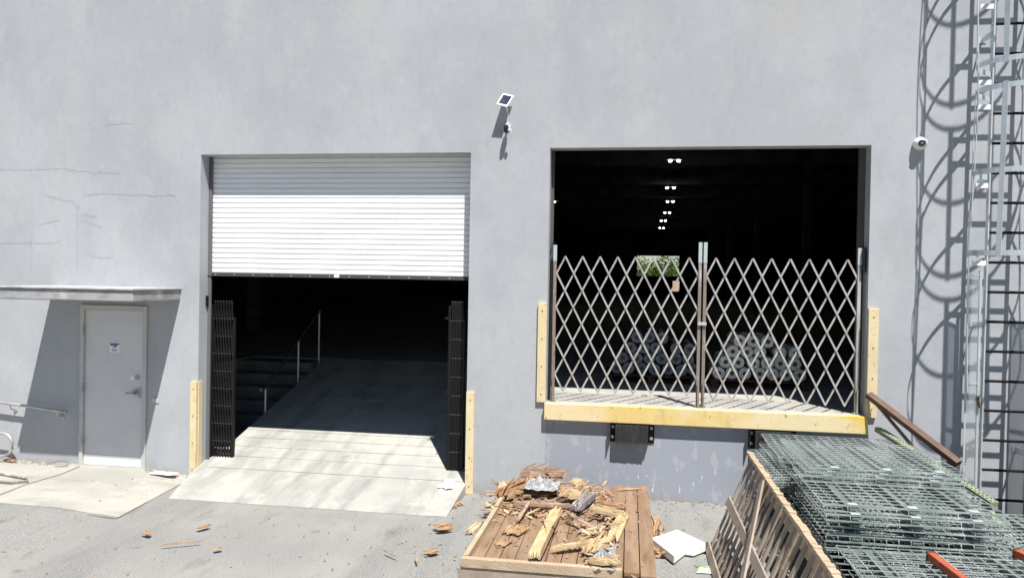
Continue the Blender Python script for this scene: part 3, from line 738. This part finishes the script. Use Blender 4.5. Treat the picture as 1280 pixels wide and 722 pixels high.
def pile(cx, cy, z0, z1, n, where, jit=.03):
    for k in range(n):
        z = z0+(z1-z0)*k/(n-1); top = k == n-1
        put(cx+random.uniform(-jit, jit), cy+random.uniform(-jit, jit), z, random.uniform(-.012, .012)*2, label='galvanised wire deck, %s of the %s' % (ORD[n-1-k], where), group='wire decks of the %s' % where)
pile(7.88, -.78, .56, .965, 8, 'stack against the dock wall')
pile(7.90, -2.36, .54, .945, 8, 'front stack of wire decks', .035)
for k in range(3): put(7.89+.03*k, -1.55+.04*k, .985+.028*k, .02*k-.01, label=['lowest', 'middle', 'uppermost'][k]+' of the three wire decks bridging the two tall stacks')
pile(7.98, -3.75, .42, .70, 5, 'low stack nearest the camera', .05)
pile(9.15, -2.2, .36, .60, 5, 'low stack beside the ladder foot', .06)
pile(9.42, -3.55, .40, .66, 5, 'right low stack nearest the camera', .06)
for k, (dx, dz) in enumerate(((0, 0), (.05, .01), (.1, .0))):
    put(7.74-dx*.5, -.95-.07*k, .80+.045*k, .03*k, 0, R(-4), label=['lowest', 'middle', 'uppermost'][k]+' of the three wire decks jutting out left of the tall stack')
M_shadefill = mat('deck_shade_fill', (.012, .012, .013), .9)  # black blocks added inside the deck piles so the gaps read dark
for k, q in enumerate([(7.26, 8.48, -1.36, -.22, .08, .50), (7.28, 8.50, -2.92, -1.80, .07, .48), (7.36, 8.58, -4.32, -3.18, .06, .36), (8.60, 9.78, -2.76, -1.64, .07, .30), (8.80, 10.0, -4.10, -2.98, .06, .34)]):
    tag(MB().box(*q).build('deck_shade_fill', M_shadefill, bevel=.03), 'added black block darkening the gaps in the '+('wire decks against the dock wall', 'front wire deck stack', 'low wire decks nearest the camera', 'wire decks beside the ladder foot', 'right low wire decks')[k], 'shade filler', 'added dark blocks under the wire decks')
tag(MB().box(7.125, 7.15, -3.9, -1.85, .18, .70).build('dark_gap_strip', mat('gap_shade_black', (.008, .008, .009), .9)), 'added black strip darkening the gap between the slatted wooden crate side and the wire decks', 'dark gap filler')  # stands in for the dark gap; its shade is put into the black colour

# rusty beam, brace, green upright, orange beams lying on the wire decks
t = thing('steel_beam', (8.7, -.4, 1.1), 'rusty brown steel beam leaning from the cream corner board to the wire decks', 'steel beam')
a, b = V((8.37, -.10, 1.485)), V((9.02, -.92, .92)); mb = MB()
mb.bar(a, b, .085, .008, up=(0, -.4, 1)); d_ = (b-a).normalized(); sx = d_.cross(V((0, -.4, 1))).normalized(); upv = sx.cross(d_)
mb.bar(a+sx*.039-upv*.028, b+sx*.039-upv*.028, .008, .048, up=upv); mb.bar(a-sx*.039-upv*.028, b-sx*.039-upv*.028, .008, .048, up=upv)
mb.build('channel', M_brown, t); MB().bar(b-upv*.04-d_*.02, b-upv*.17-d_*.12, .075, .05, up=sx).build('end_block', M_brown, t)
t = tag(MB().bar((8.43, -.11, 1.39), (8.74, -.60, .92), .05, .022, up=(1, 0, .3)).bar((8.72, -.57, .94), (8.80, -.72, .86), .05, .022, up=(1, 0, .3)).build('steel_brace', mat('dull_brown_steel', (.17, .125, .10), .75, layers=[((.11, .07, .05), 6, .45, .65, 5, I3, 140)]), None, bevel=.002), 'narrow brown steel brace crossing under the rusty beam', 'steel brace')
t = thing('rack_upright', (8.7, -.9, .9), 'faded green perforated rack upright lying along the right of the wire decks', 'rack upright')
a, b = V((8.47, -.12, 1.08)), V((8.96, -1.82, .74)); d_ = (b-a).normalized()
MB().bar(a, b, .085, .05).build('post', M_green, t, bevel=.004)
hb = MB(); L_ = (b-a).length; sx = d_.cross(V((0, 0, 1))).normalized(); uv = sx.cross(d_); n = int(L_/.05)
for i in range(n):
    c = a+d_*(.03+.05*i)+uv*.0262
    for s in (-1, 1): hb.bar(c+sx*.022*s-d_*.012, c+sx*.022*s+d_*.012, .013, .002, up=uv)
hb.build('slot_row', M_hole, t)
t = tag(MB().bar((8.93, -1.7, .70), (9.02, -2.75, .25), .06, .03).build('green_strut', M_green, None), 'thin green rack strut slanting down at the right end of the wire decks', 'rack strut')
for k, (a, b) in enumerate([((7.86, -3.36, .735), (8.00, -4.6, .70)), ((8.53, -3.16, .735), (8.95, -4.3, .70))]):
    t = thing('rack_beam', a, ['orange rack beam lying on the wire decks at the bottom right', 'short end of an orange rack beam at the right edge of the wire decks'][k], 'rack beam', 'orange rack beams')
    MB().bar(a, b, .052, .06).build('beam', M_orange, t, bevel=.006)
    d_ = (V(b)-V(a)).normalized(); MB().bar(V(a)-d_*.008, V(a)-d_*.0005, .06, .075).build('end_plate', M_brown, t)
# rusty rack frame at the right edge
t = thing('storage_rack', (9.95, -.95, .3), 'rusty dark storage rack standing at the right edge beside the ladder', 'storage rack')
for x, y in ((9.86, -.55), (10.05, -1.3)):
    MB().bar((x, y, .08), (x, y, 1.55), .08, .07).build('upright', M_brown, t, bevel=.004)
for z in (.4, .85, 1.3):
    MB().bar((9.86, -.55, z), (10.05, -1.3, z+.1), .03, .03).build('brace', M_orange, t)
MB().box(9.90, 10.6, -1.25, -.6, .1, 1.4).build('load', mat('dark_bundle', (.06, .035, .03), .8, layers=[((.16, .05, .03), 6, .5, .62, 5, I3, 141), ((.10, .12, .06), 9, .55, .66, 5, I3, 142)], bump=.8), t)

# ------------------------------------------------------------------ slatted wooden crate side
random.seed(21)
t = thing('crate_side', (6.7, -3.0, .08), 'weathered slatted wooden crate side leaning against the wire decks', 'crate side')
zb, zt = .07, 1.03; xb, xt = 6.475, 6.865
def cp(s, y, off=0):                               # s 0..1 up the panel; off = offset along the panel normal
    n_ = V((-(zt-zb), 0, xt-xb)).normalized(); return V((xb+(xt-xb)*s, y, zb+(zt-zb)*s))+n_*off
Y0, Y1 = -1.57, -5.2
yy = Y0-.03; kk = 0
while yy > Y1:
    kk += 1; wv = random.uniform(.042, .058); lean = -.03+random.uniform(-.02, .02)
    MB().bar(cp(.01, yy), cp(.965+random.uniform(-.01, .01), yy+lean), wv, .02, up=(-1, 0, .4)).build('slat', M_greywood, t, bevel=.002)
    yy -= random.uniform(.17, .20)
rl = []
for s, M_, w_, off, ya in ((.02, M_greywood, .085, .033, Y0+.02), (.5, M_greywood, .085, .033, Y0), (.985, M_topwood, .075, .014, Y0+.09)):
    if s > .9:
        mb = MB(); n = 70; prev = None
        for i in range(n):                        # ragged top rail
            ya_, yb_ = ya+(Y1-ya)*i/n, ya+(Y1-ya)*(i+1)/n; h = random.choice((0, .003, .006, .016))
            c1, c2 = cp(s, ya_, off), cp(s, yb_+.001, off); c1.z += h/2; c2.z += h/2; mb.bar(c1, c2, .045+h*.6, .034+h*.5, up=(0, 0, 1))
        mb.build('rail', M_, t)
    else: MB().bar(cp(s, ya, off), cp(s, Y1, off), .02, w_, up=(xt-xb, 0, zt-zb)).build('rail', M_, t, bevel=.002)
MB().bar(cp(.0, -3.05, .058), cp(1, -2.62, .058), .018, .085, up=(-1, 0, .4)) if False else None
MB().bar(cp(.02, -3.55, .056), cp(.95, -2.55, .056), .085, .018, up=(-1, 0, .4)).build('diagonal_board', M_greywood, t, bevel=.002)
# second identical lattice just behind (double sided crate)
t2 = thing('crate_side', (6.86, -3.0, .08), 'darker slatted crate side standing right behind the first one', 'crate side')
yy = Y0-.02
while yy > -4.6:
    MB().bar(cp(.0, yy, -.09), cp(.93, yy-.02, -.09), .07, .018, up=(-1, 0, .4)).build('slat', M_wood, t2)
    yy -= .62
for s in (.1, .85): MB().bar(cp(s, Y0, -.108), cp(s, -4.6, -.108), .018, .08, up=(xt-xb, 0, zt-zb)).build('rail', M_wood, t2)

# ------------------------------------------------------------------ broken wooden platform
random.seed(33)
t = thing('wooden_platform', (5.1, -1.6, .02), 'broken brown plank platform lying flat on the yard below the dock', 'platform')
px0, px1, py0, py1, ZP = 4.27, 5.90, -3.02, -.22, .30
n = 12
def edge(x0, y0, z): return V((x0, y0, z))
for i in range(n):                                 # lower plank layer across the whole platform
    a = px0+.02+(px1-px0-.02)*i/n; b = px0+.02+(px1-px0-.02)*(i+1)/n
    skew = .0; dz = random.uniform(-.004, .004)
    ya = py0+.05; yb = py1-random.uniform(0, .03)
    if i < 3: yb = -.70-.16*(2-i)
    MB().box(a+.004, b-.004, ya, yb, ZP-.06+dz, ZP-.03+dz).build('plank', M_plank, t, bevel=.002)
for i in range(3):                                 # raised wide planks on the right side
    a = 5.50+.135*i; MB().box(a+.003, a+.13, -3.0+random.uniform(-.05, .05), -.26+random.uniform(-.04, .02), ZP-.028, ZP+.002+.003*i).build('plank', M_plank, t, bevel=.002)
MB().box(px0-.005, 5.62, py0-.0, py0+.06, ZP-.045, ZP+.035).build('front_frame_board', M_topwood, t, bevel=.004)
MB().box(px0-.03, 5.95, py0+.012, py0+.055, .03, ZP-.05).build('lower_frame_board', M_greywood, t, bevel=.004)
mb = MB(); mb.bar((px0+.02, py0+.075, ZP+.0), (px0+.035, -1.55, ZP+.0), .045, .08); mb.bar((px0+.03, -1.5, ZP+.0), (px0+.05, -.95, ZP+.02), .04, .09); mb.build('side_frame_board', M_topwood, t, bevel=.004)
MB().box(px0-.02, px0+.03, py0+.06, -1.0, .03, ZP-.065).build('side_frame_board', M_greywood, t)
MB().box(px1-.06, px1-.01, py0+.07, -.24, .03, ZP-.031).build('side_frame_board', M_wood, t)
MB().box(px0+.1, px1-.07, -1.65, -1.58, .03, ZP-.066).build('cross_joist', M_wood, t)
# inner frame pieces standing on the planks
def splint(name, a, b, w_, t_, M_, label, cat='wood piece', group=None, n=9, rag=.35, parent=None, seed=None):
    """split plank with ragged ends and a wavy outline"""
    if seed is not None: random.seed(seed)
    a, b = V(a), V(b); d = (b-a); L = d.length; d.normalize(); sx = d.cross(V((0, 0, 1))).normalized(); up = sx.cross(d); mb = MB()
    def sliver(c0, c1, w0, t0, tip):
        e = (c1-c0).normalized(); q = sx*w0/2; p = up*t0/2; o1 = (c0+e*tip*random.uniform(.4, 1)); o2 = (c1-e*tip*random.uniform(.4, 1)); b_ = len(mb.v)
        j = lambda: sx*random.uniform(-.3, .3)*w0
        mb.v += [tuple(x) for x in (o1-q-p, o1+q-p, o1+q*.8+p, o1-q*.9+p, o2-q-p, o2+q*.9-p, o2+q+p, o2-q*.8+p, c0+j()-p*.5, c1+j()-p*.5)]
        mb.f += [tuple(b_+i for i in f) for f in ((0,1,5,4),(1,2,6,5),(2,3,7,6),(3,0,4,7),(8,1,0),(8,2,1),(8,3,2),(8,0,3),(9,4,5),(9,5,6),(9,6,7),(9,7,4))]
    k = max(4, int(w_/.013)); core = 1-.5*rag
    for i in range(k):
        off = ((i+.5)/k-.5)*w_; ww = w_/k*random.uniform(.9, 1.7); tt = t_*random.uniform(.35, 1.0)
        s0 = random.uniform(0, rag*.45); s1 = 1-random.uniform(0, rag*.45); lift = random.uniform(-.12, .12)*t_
        sliver(a+d*L*s0+sx*off+up*lift, a+d*L*s1+sx*(off+random.uniform(-.1, .1)*w_*rag)+up*lift, ww, tt, min(.09, L*.22))
    for i in range(int(k*rag*1.5)+1):          # loose slivers sticking out
        off = random.uniform(-.5, .5)*w_; s0 = random.uniform(0, .6); l_ = random.uniform(.15, .5)
        c0 = a+d*L*s0+sx*off+up*t_*.45; dr = (d+sx*random.uniform(-.45, .45)+up*random.uniform(0, .35)).normalized()
        sliver(c0, c0+dr*L*l_*.7, w_/k*.5, t_*.18, .02)
    o = mb.build(name, M_, parent)
    if parent is None: tag(o, label, cat, group)
    return o
Z = ZP
splint('split_post', (4.88, -3.02, Z+.085), (4.95, -1.62, Z+.09), .10, .085, M_fresh, 'thick pale yellow split post lying lengthwise across the platform middle', rag=.10, n=14)
splint('broken_board', (5.27, -1.50, Z+.09), (5.70, -1.62, Z+.05), .13, .05, M_fresh, 'pale yellow broken board lying crosswise at the right of the platform centre', rag=.3)
splint('broken_board', (5.62, -1.55, Z+.05), (5.52, -2.35, Z+.04), .11, .05, M_fresh, 'short yellow board running forward at the right of the platform', rag=.3)
splint('broken_board', (4.98, -2.62, Z+.03), (5.45, -2.38, Z+.06), .06, .035, M_fresh, 'narrow splintered stick slanting across the front right of the platform')
splint('broken_board', (5.30, -2.75, Z+.05), (5.52, -2.2, Z+.05), .12, .05, M_fresh, 'shredded yellow board end beside the clear plastic on the platform', rag=.6, n=14)
splint('broken_board', (5.30, -2.90, Z+.06), (5.62, -3.02, Z+.09), .09, .04, M_fresh, 'ragged board end poking up at the front right corner of the platform', rag=.6)
splint('rotten_log', (5.12, -1.62, Z+.09), (5.29, -.98, Z+.09), .11, .085, mat('grey_peeling_bark', (.22, .20, .19), .7, layers=[((.40, .39, .40), 9, .48, .62, 5, (3, .7, 3), 150), ((.09, .06, .05), 10, .55, .66, 5, (3, .6, 3), 151)], bump=.6), 'grey peeling half log lying on the back half of the platform', 'log', rag=.2, n=12)
splint('rotten_beam', (4.38, -.60, Z+.16), (5.02, -.42, Z+.15), .13, .10, M_rot, 'pinkish rotten beam topping the debris at the back left of the platform', 'wood beam', rag=.5, n=16)
splint('rotten_beam', (4.30, -1.30, Z+.08), (4.75, -.62, Z+.12), .20, .10, M_orangewood, 'crumbling orange beam sloping down at the left of the debris heap', 'wood beam', rag=.5, n=16)
splint('rotten_beam', (4.42, -1.42, Z+.05), (5.12, -1.40, Z+.06), .10, .08, M_rot, 'dark hollow broken beam lying crosswise over the platform centre left', 'wood beam', rag=.4, n=16)
splint('broken_board', (4.90, -1.25, Z+.13), (5.2, -1.05, Z+.11), .26, .05, M_fresh, 'yellow shattered panel beside the grey half log', rag=.5, n=12)
splint('broken_board', (4.72, -1.0, Z+.15), (5.05, -.72, Z+.12), .18, .05, M_rot, 'pink brown torn board in the middle of the debris heap', rag=.5, n=12)
splint('broken_board', (4.55, -2.25, Z-.0), (4.66, -1.95, Z+.01), .17, .03, M_orangewood, 'orange wood slab lying flat on the left planks of the platform', rag=.4)
splint('broken_board', (4.50, -2.55, Z-.01), (4.58, -2.35, Z), .10, .02, M_orangewood, 'small orange fragment near the front left of the platform', rag=.5)
splint('broken_board', (5.02, -1.70, Z+.10), (5.38, -2.05, Z+.03), .035, .02, M_rot, 'thin pale stick slanting right from the end of the yellow split post')
splint('broken_board', (4.66, -1.45, Z+.12), (4.58, -1.95, Z+.02), .03, .02, M_rot, 'thin stick dropping forward from the hollow broken beam')
splint('broken_board', (5.30, -2.08, Z-.005), (5.33, -1.72, Z-.005), .22, .02, M_wood, 'flat weathered board between the yellow boards', rag=.1)
splint('broken_board', (5.30, -1.28, Z+.06), (5.68, -1.22, Z+.06), .05, .04, M_orangewood, 'brown stick along the back edge of the yellow broken board')
splint('broken_board', (5.35, -1.42, Z+.12), (5.62, -1.40, Z+.10), .10, .03, M_orangewood, 'curved brown piece lying over the yellow broken board', rag=.5)
splint('broken_board', (5.52, -.55, Z+.03), (5.85, -.40, Z+.02), .02, .012, M_fresh, 'thin pale splinter on the back right planks')
splint('broken_board', (5.0, -.42, Z+.03), (5.12, -.30, Z+.06), .10, .04, M_fresh, 'small yellow chip at the back edge of the platform', rag=.4)
splint('broken_board', (4.30, -1.25, Z+.00), (4.28, -.90, Z+.16), .09, .05, M_topwood, 'short upright board end at the left edge of the platform', rag=.3)
splint('split_block', (5.90, -1.55, .12), (5.96, -1.05, .17), .10, .16, M_orangewood, 'split brown block hanging off the right side of the platform', 'wood block', rag=.5, n=12)
# crumpled plastic sheets
def crumple(name, cx, cy, cz, sx, sy, h, M_, label, cat, seed, n=16, rot=0):
    random.seed(seed); mb = MB(); g = []
    for i in range(n+1):
        for j in range(n+1):
            u, v = i/n-.5, j/n-.5
            r = 1+.35*noise.noise(V((math.atan2(v, u)*1.2, seed, 0)))
            x, y = u*sx*r, v*sy*r
            z = h*(.5+noise.noise(V((u*5+seed, v*5, 1)))+.5*noise.noise(V((u*13+seed, v*13, 1))))*(1-1.6*max(abs(u), abs(v)))
            c, s = math.cos(rot), math.sin(rot); mb.v.append((cx+x*c-y*s, cy+x*s+y*c, cz+max(z, .002)))
    for i in range(n):
        for j in range(n): mb.f.append((i*(n+1)+j, (i+1)*(n+1)+j, (i+1)*(n+1)+j+1, i*(n+1)+j+1))
    o = mb.build(name, M_); sd_ = o.modifiers.new('thick', 'SOLIDIFY'); sd_.thickness = .003
    return tag(o, label, cat)
crumple('plastic_sheet', 4.74, -1.08, Z+.16, .36, .40, .12, M_sheet, 'torn clear plastic crumpled on top of the debris heap', 'plastic sheet', 4)
crumple('plastic_sheet', 5.46, -2.72, Z+.01, .22, .62, .10, M_sheet, 'long strip of clear plastic stuck on the front right of the platform', 'plastic sheet', 9)
crumple('plastic_sheet', 3.44, -.02, .13, .20, .42, .08, M_paper, 'crumpled white plastic at the foot of the right ramp board', 'plastic sheet', 5)
crumple('crumpled_paper', -.36, -.17, .085, .34, .14, .03, M_paper, 'crumpled white paper on the slab right of the personnel door', 'paper', 6)
crumple('leaf_litter_bag', 6.42, -2.10, .055, .24, .20, .02, mat('green_wrapper', (.20, .30, .14), .5, layers=[((.62, .66, .55), 9, .48, .58, 4, I3, 160), ((.05, .06, .04), 14, .55, .62, 3, I3, 161)]), 'crushed green and white wrapper lying left of the slatted crate side', 'wrapper', 8)
crumple('black_rag', 4.20, -1.0, .16, .22, .16, .10, M_black, 'small black rag beside the back left of the platform', 'rag', 12)
crumple('black_scrap', 6.38, -1.55, .07, .16, .30, .03, M_black, 'flat black plastic scrap under the back end of the crate side', 'plastic scrap', 13)
# foam block
t = thing('foam_block', (6.15, -1.7, .06), 'white foam block lying on the ground between platform and crate side', 'foam block')
mb = MB(); q = [(5.90, -1.60), (6.03, -1.46), (6.17, -1.28), (6.43, -1.66), (6.30, -1.82), (6.22, -1.80), (6.10, -2.06)]
n = len(q); mb.v = [(x, y, .065) for x, y in q]+[(x, y, .155+.004*math.sin(7*x)) for x, y in q]
mb.f = [tuple(range(n))[::-1], tuple(range(n, 2*n))]+[(i, (i+1) % n, n+(i+1) % n, n+i) for i in range(n)]
mb.build('block', M_foam, t, bevel=.012)
# debris by the foam
for k, (x, y, M_, lab) in enumerate([(5.98, -1.22, M_sheet, 'grey'), (6.0, -1.42, M_joint, 'dark grey'), (5.96, -1.72, M_rot, 'pinkish')]):
    crumple('rubble_piece', x, y, .06, .18, .16, .12, M_, lab+' rubble lump between the platform and the foam block', 'rubble', 20+k, n=7)
# debris on the yard
gp = 'wood scraps on the yard'
splint('bark_piece', (3.42, -.30, gz(3.4, -.3)+.035), (3.74, -.62, gz(3.7, -.6)+.03), .16, .016, M_orangewood, 'large tan bark piece by the right foot of the ramp', 'wood scrap', gp, rag=.4, seed=41)
splint('bark_piece', (3.60, -1.50, .065), (3.86, -1.42, .075), .19, .014, M_orangewood, 'tan bark scrap left of the platform', 'wood scrap', gp, rag=.6, n=8, seed=42)
splint('bark_piece', (3.70, -2.22, .055), (3.88, -2.12, .065), .10, .02, M_orangewood, 'small brown bark scrap nearer the camera than the tan one', 'wood scrap', gp, rag=.7, n=8, seed=43)
splint('bark_piece', (4.02, -1.62, .06), (4.12, -1.28, .10), .09, .05, M_topwood, 'short board end leaning at the left side of the platform', 'wood scrap', gp, rag=.3, seed=44)
splint('bark_piece', (1.20, -1.99, .045), (1.28, -1.82, .05), .055, .015, M_orangewood, 'small upright orange scrap on the open yard', 'wood scrap', gp, rag=.5, seed=45)
splint('bark_piece', (.72, -2.18, .045), (.86, -2.24, .05), .06, .015, M_orangewood, 'small brown scrap leftmost on the open yard', 'wood scrap', gp, rag=.5, seed=46)
splint('stick', (1.10, -2.52, .045), (1.50, -2.30, .045), .015, .012, M_orangewood, 'long thin reddish stick on the open yard', 'stick', gp, seed=47)
splint('bark_piece', (1.68, -2.5, .042), (1.76, -2.44, .045), .05, .012, M_orangewood, 'pale orange chip right of the long thin stick', 'wood scrap', gp, seed=48)
splint('stick', (3.3, -2.20, .05), (3.52, -2.36, .05), .015, .012, M_rot, 'bent twig left of the small brown bark scrap', 'stick', gp, seed=49)
splint('stick', (3.74, -2.5, .05), (3.66, -2.30, .05), .015, .012, M_orangewood, 'short twig in front of the small brown bark scrap', 'stick', gp, seed=50)
splint('bark_piece', (-2.84, -.06, .115), (-2.60, -.12, .115), .07, .03, M_orangewood, 'orange wood scrap against the wall at the far left', 'wood scrap', gp, seed=51)
# cable loops on the slab
mb = MB(); pts = [(-3.6, -.80, .10), (-2.3, -.70, .10), (-1.82, -.82, .10), (-1.72, -.92, .10), (-1.85, -1.02, .10), (-2.4, -1.0, .10), (-3.6, -1.05, .10)]
tag(MB().tube(pts, .014, 8).build('rod_loop', M_rustpost), 'dark bent rod loop lying on the slab at the left edge', 'rod')
pts = [(-2.15, -.10, .098), (-2.0, -.07, .14), (-1.86, -.08, .14), (-1.78, -.16, .10), (-1.95, -.2, .097)]
tag(MB().tube(pts, .007, 6).build('wire_offcut', M_rustpost), 'thin bent wire on the slab left of the personnel door', 'wire')
# small switch plate right of the door
tag(MB().box(-.66, -.56, -.012, -.0015, .98, 1.04).build('wall_plate', M_frame, None), 'small grey wall plate right of the personnel door', 'wall plate')
# splinters and grit nobody could count
random.seed(77); mb = MB()
def chip(x, y, z, l):
    a = random.uniform(0, 6.28); d = V((math.cos(a), math.sin(a), random.uniform(-.1, .25)))*l
    mb.bar(V((x, y, z)), V((x, y, z))+d, random.uniform(.004, .014), random.uniform(.003, .008))
def shard(mb, x, y, z, l, w_):
    a = random.uniform(0, 6.28); d = V((math.cos(a), math.sin(a), random.uniform(-.25, .35)))*l; c = V((x, y, z)); sx = d.cross(V((random.uniform(-.4, .4), random.uniform(-.4, .4), 1))).normalized()*w_/2; th = V((0, 0, random.uniform(.004, .012)))
    q = [c, c+d*random.uniform(.15, .4)+sx, c+d*random.uniform(.7, 1)+sx*random.uniform(.2, 1), c+d, c+d*random.uniform(.5, .9)-sx, c+d*.2-sx*random.uniform(.4, 1)]
    b_ = len(mb.v); mb.v += [tuple(p) for p in q]+[tuple(p+th) for p in q]
    mb.f += [tuple(b_+i for i in range(6))[::-1], tuple(b_+6+i for i in range(6))]+[(b_+i, b_+(i+1) % 6, b_+6+(i+1) % 6, b_+6+i) for i in range(6)]
heaps = {'fresh': MB(), 'rot': MB(), 'orange': MB()}
for i in range(1500):
    x, y = random.gauss(4.72, .30), random.gauss(-.95, .30)
    if not (px0-.04 < x < px1-.25 and -2.2 < y < -.25): continue
    hh = .20*math.exp(-((x-4.7)**2/.16+(y+.9)**2/.12))
    shard(heaps[random.choice(('fresh', 'rot', 'rot', 'orange'))], x, y, Z-.02+random.uniform(0, 1)*hh, random.uniform(.04, .24), random.uniform(.006, .045))
for i in range(90):
    x, y = random.gauss(5.42, .12), random.gauss(-2.3, .45)
    shard(heaps[random.choice(('fresh', 'fresh', 'rot'))], x, y, Z+random.uniform(0, .05), random.uniform(.04, .14), random.uniform(.012, .04))
for i in range(150):
    x, y = random.uniform(px0+.1, px1-.1), random.uniform(-2.9, -.4); shard(heaps[random.choice(('orange', 'rot', 'rot'))], x, y, Z-.024 if x < 5.5 else Z+.008, random.uniform(.01, .07), random.uniform(.005, .02))
for i in range(45):
    x, y = random.gauss(6.0, .06), random.uniform(-1.9, -1.0); shard(heaps[random.choice(('orange', 'rot'))], x, y, .06+random.uniform(0, .06), random.uniform(.03, .12), random.uniform(.01, .05))
for nm, M_, lab in (('fresh', M_fresh, 'pale yellow wood shards and splinters heaped on the platform'), ('rot', M_rot, 'pinkish rotten wood shards heaped on the platform'), ('orange', M_orangewood, 'orange rotten wood shards heaped on the platform')):
    tag(heaps[nm].build('wood_splinters', M_), lab, 'wood splinters', kind='stuff')
mb = MB()
for i in range(420):
    x, y = (random.gauss(4.6, 1.2), random.uniform(-3.6, -.05)) if random.random() < .6 else (random.uniform(-1, 7), random.uniform(-3.8, -.3))
    if px0-.05 < x < px1+.05 and y < -.2: continue
    if -.1 < x < 3.8 and y > -1.0: continue
    chip(x, y, gz(x, y)+.016, random.uniform(.006, .035))
for i in range(260):
    x = random.choice((random.uniform(-3.5, -1.8), random.uniform(-.7, -.1), random.uniform(3.8, 7.2), random.uniform(3.8, 7.2))); y = -abs(random.gauss(0, .09))-.01
    chip(x, y, gz(x, y)+.018, random.uniform(.006, .04))
tag(mb.build('yard_grit', M_rot), 'small brown wood bits and grit strewn over the yard', 'grit', kind='stuff')
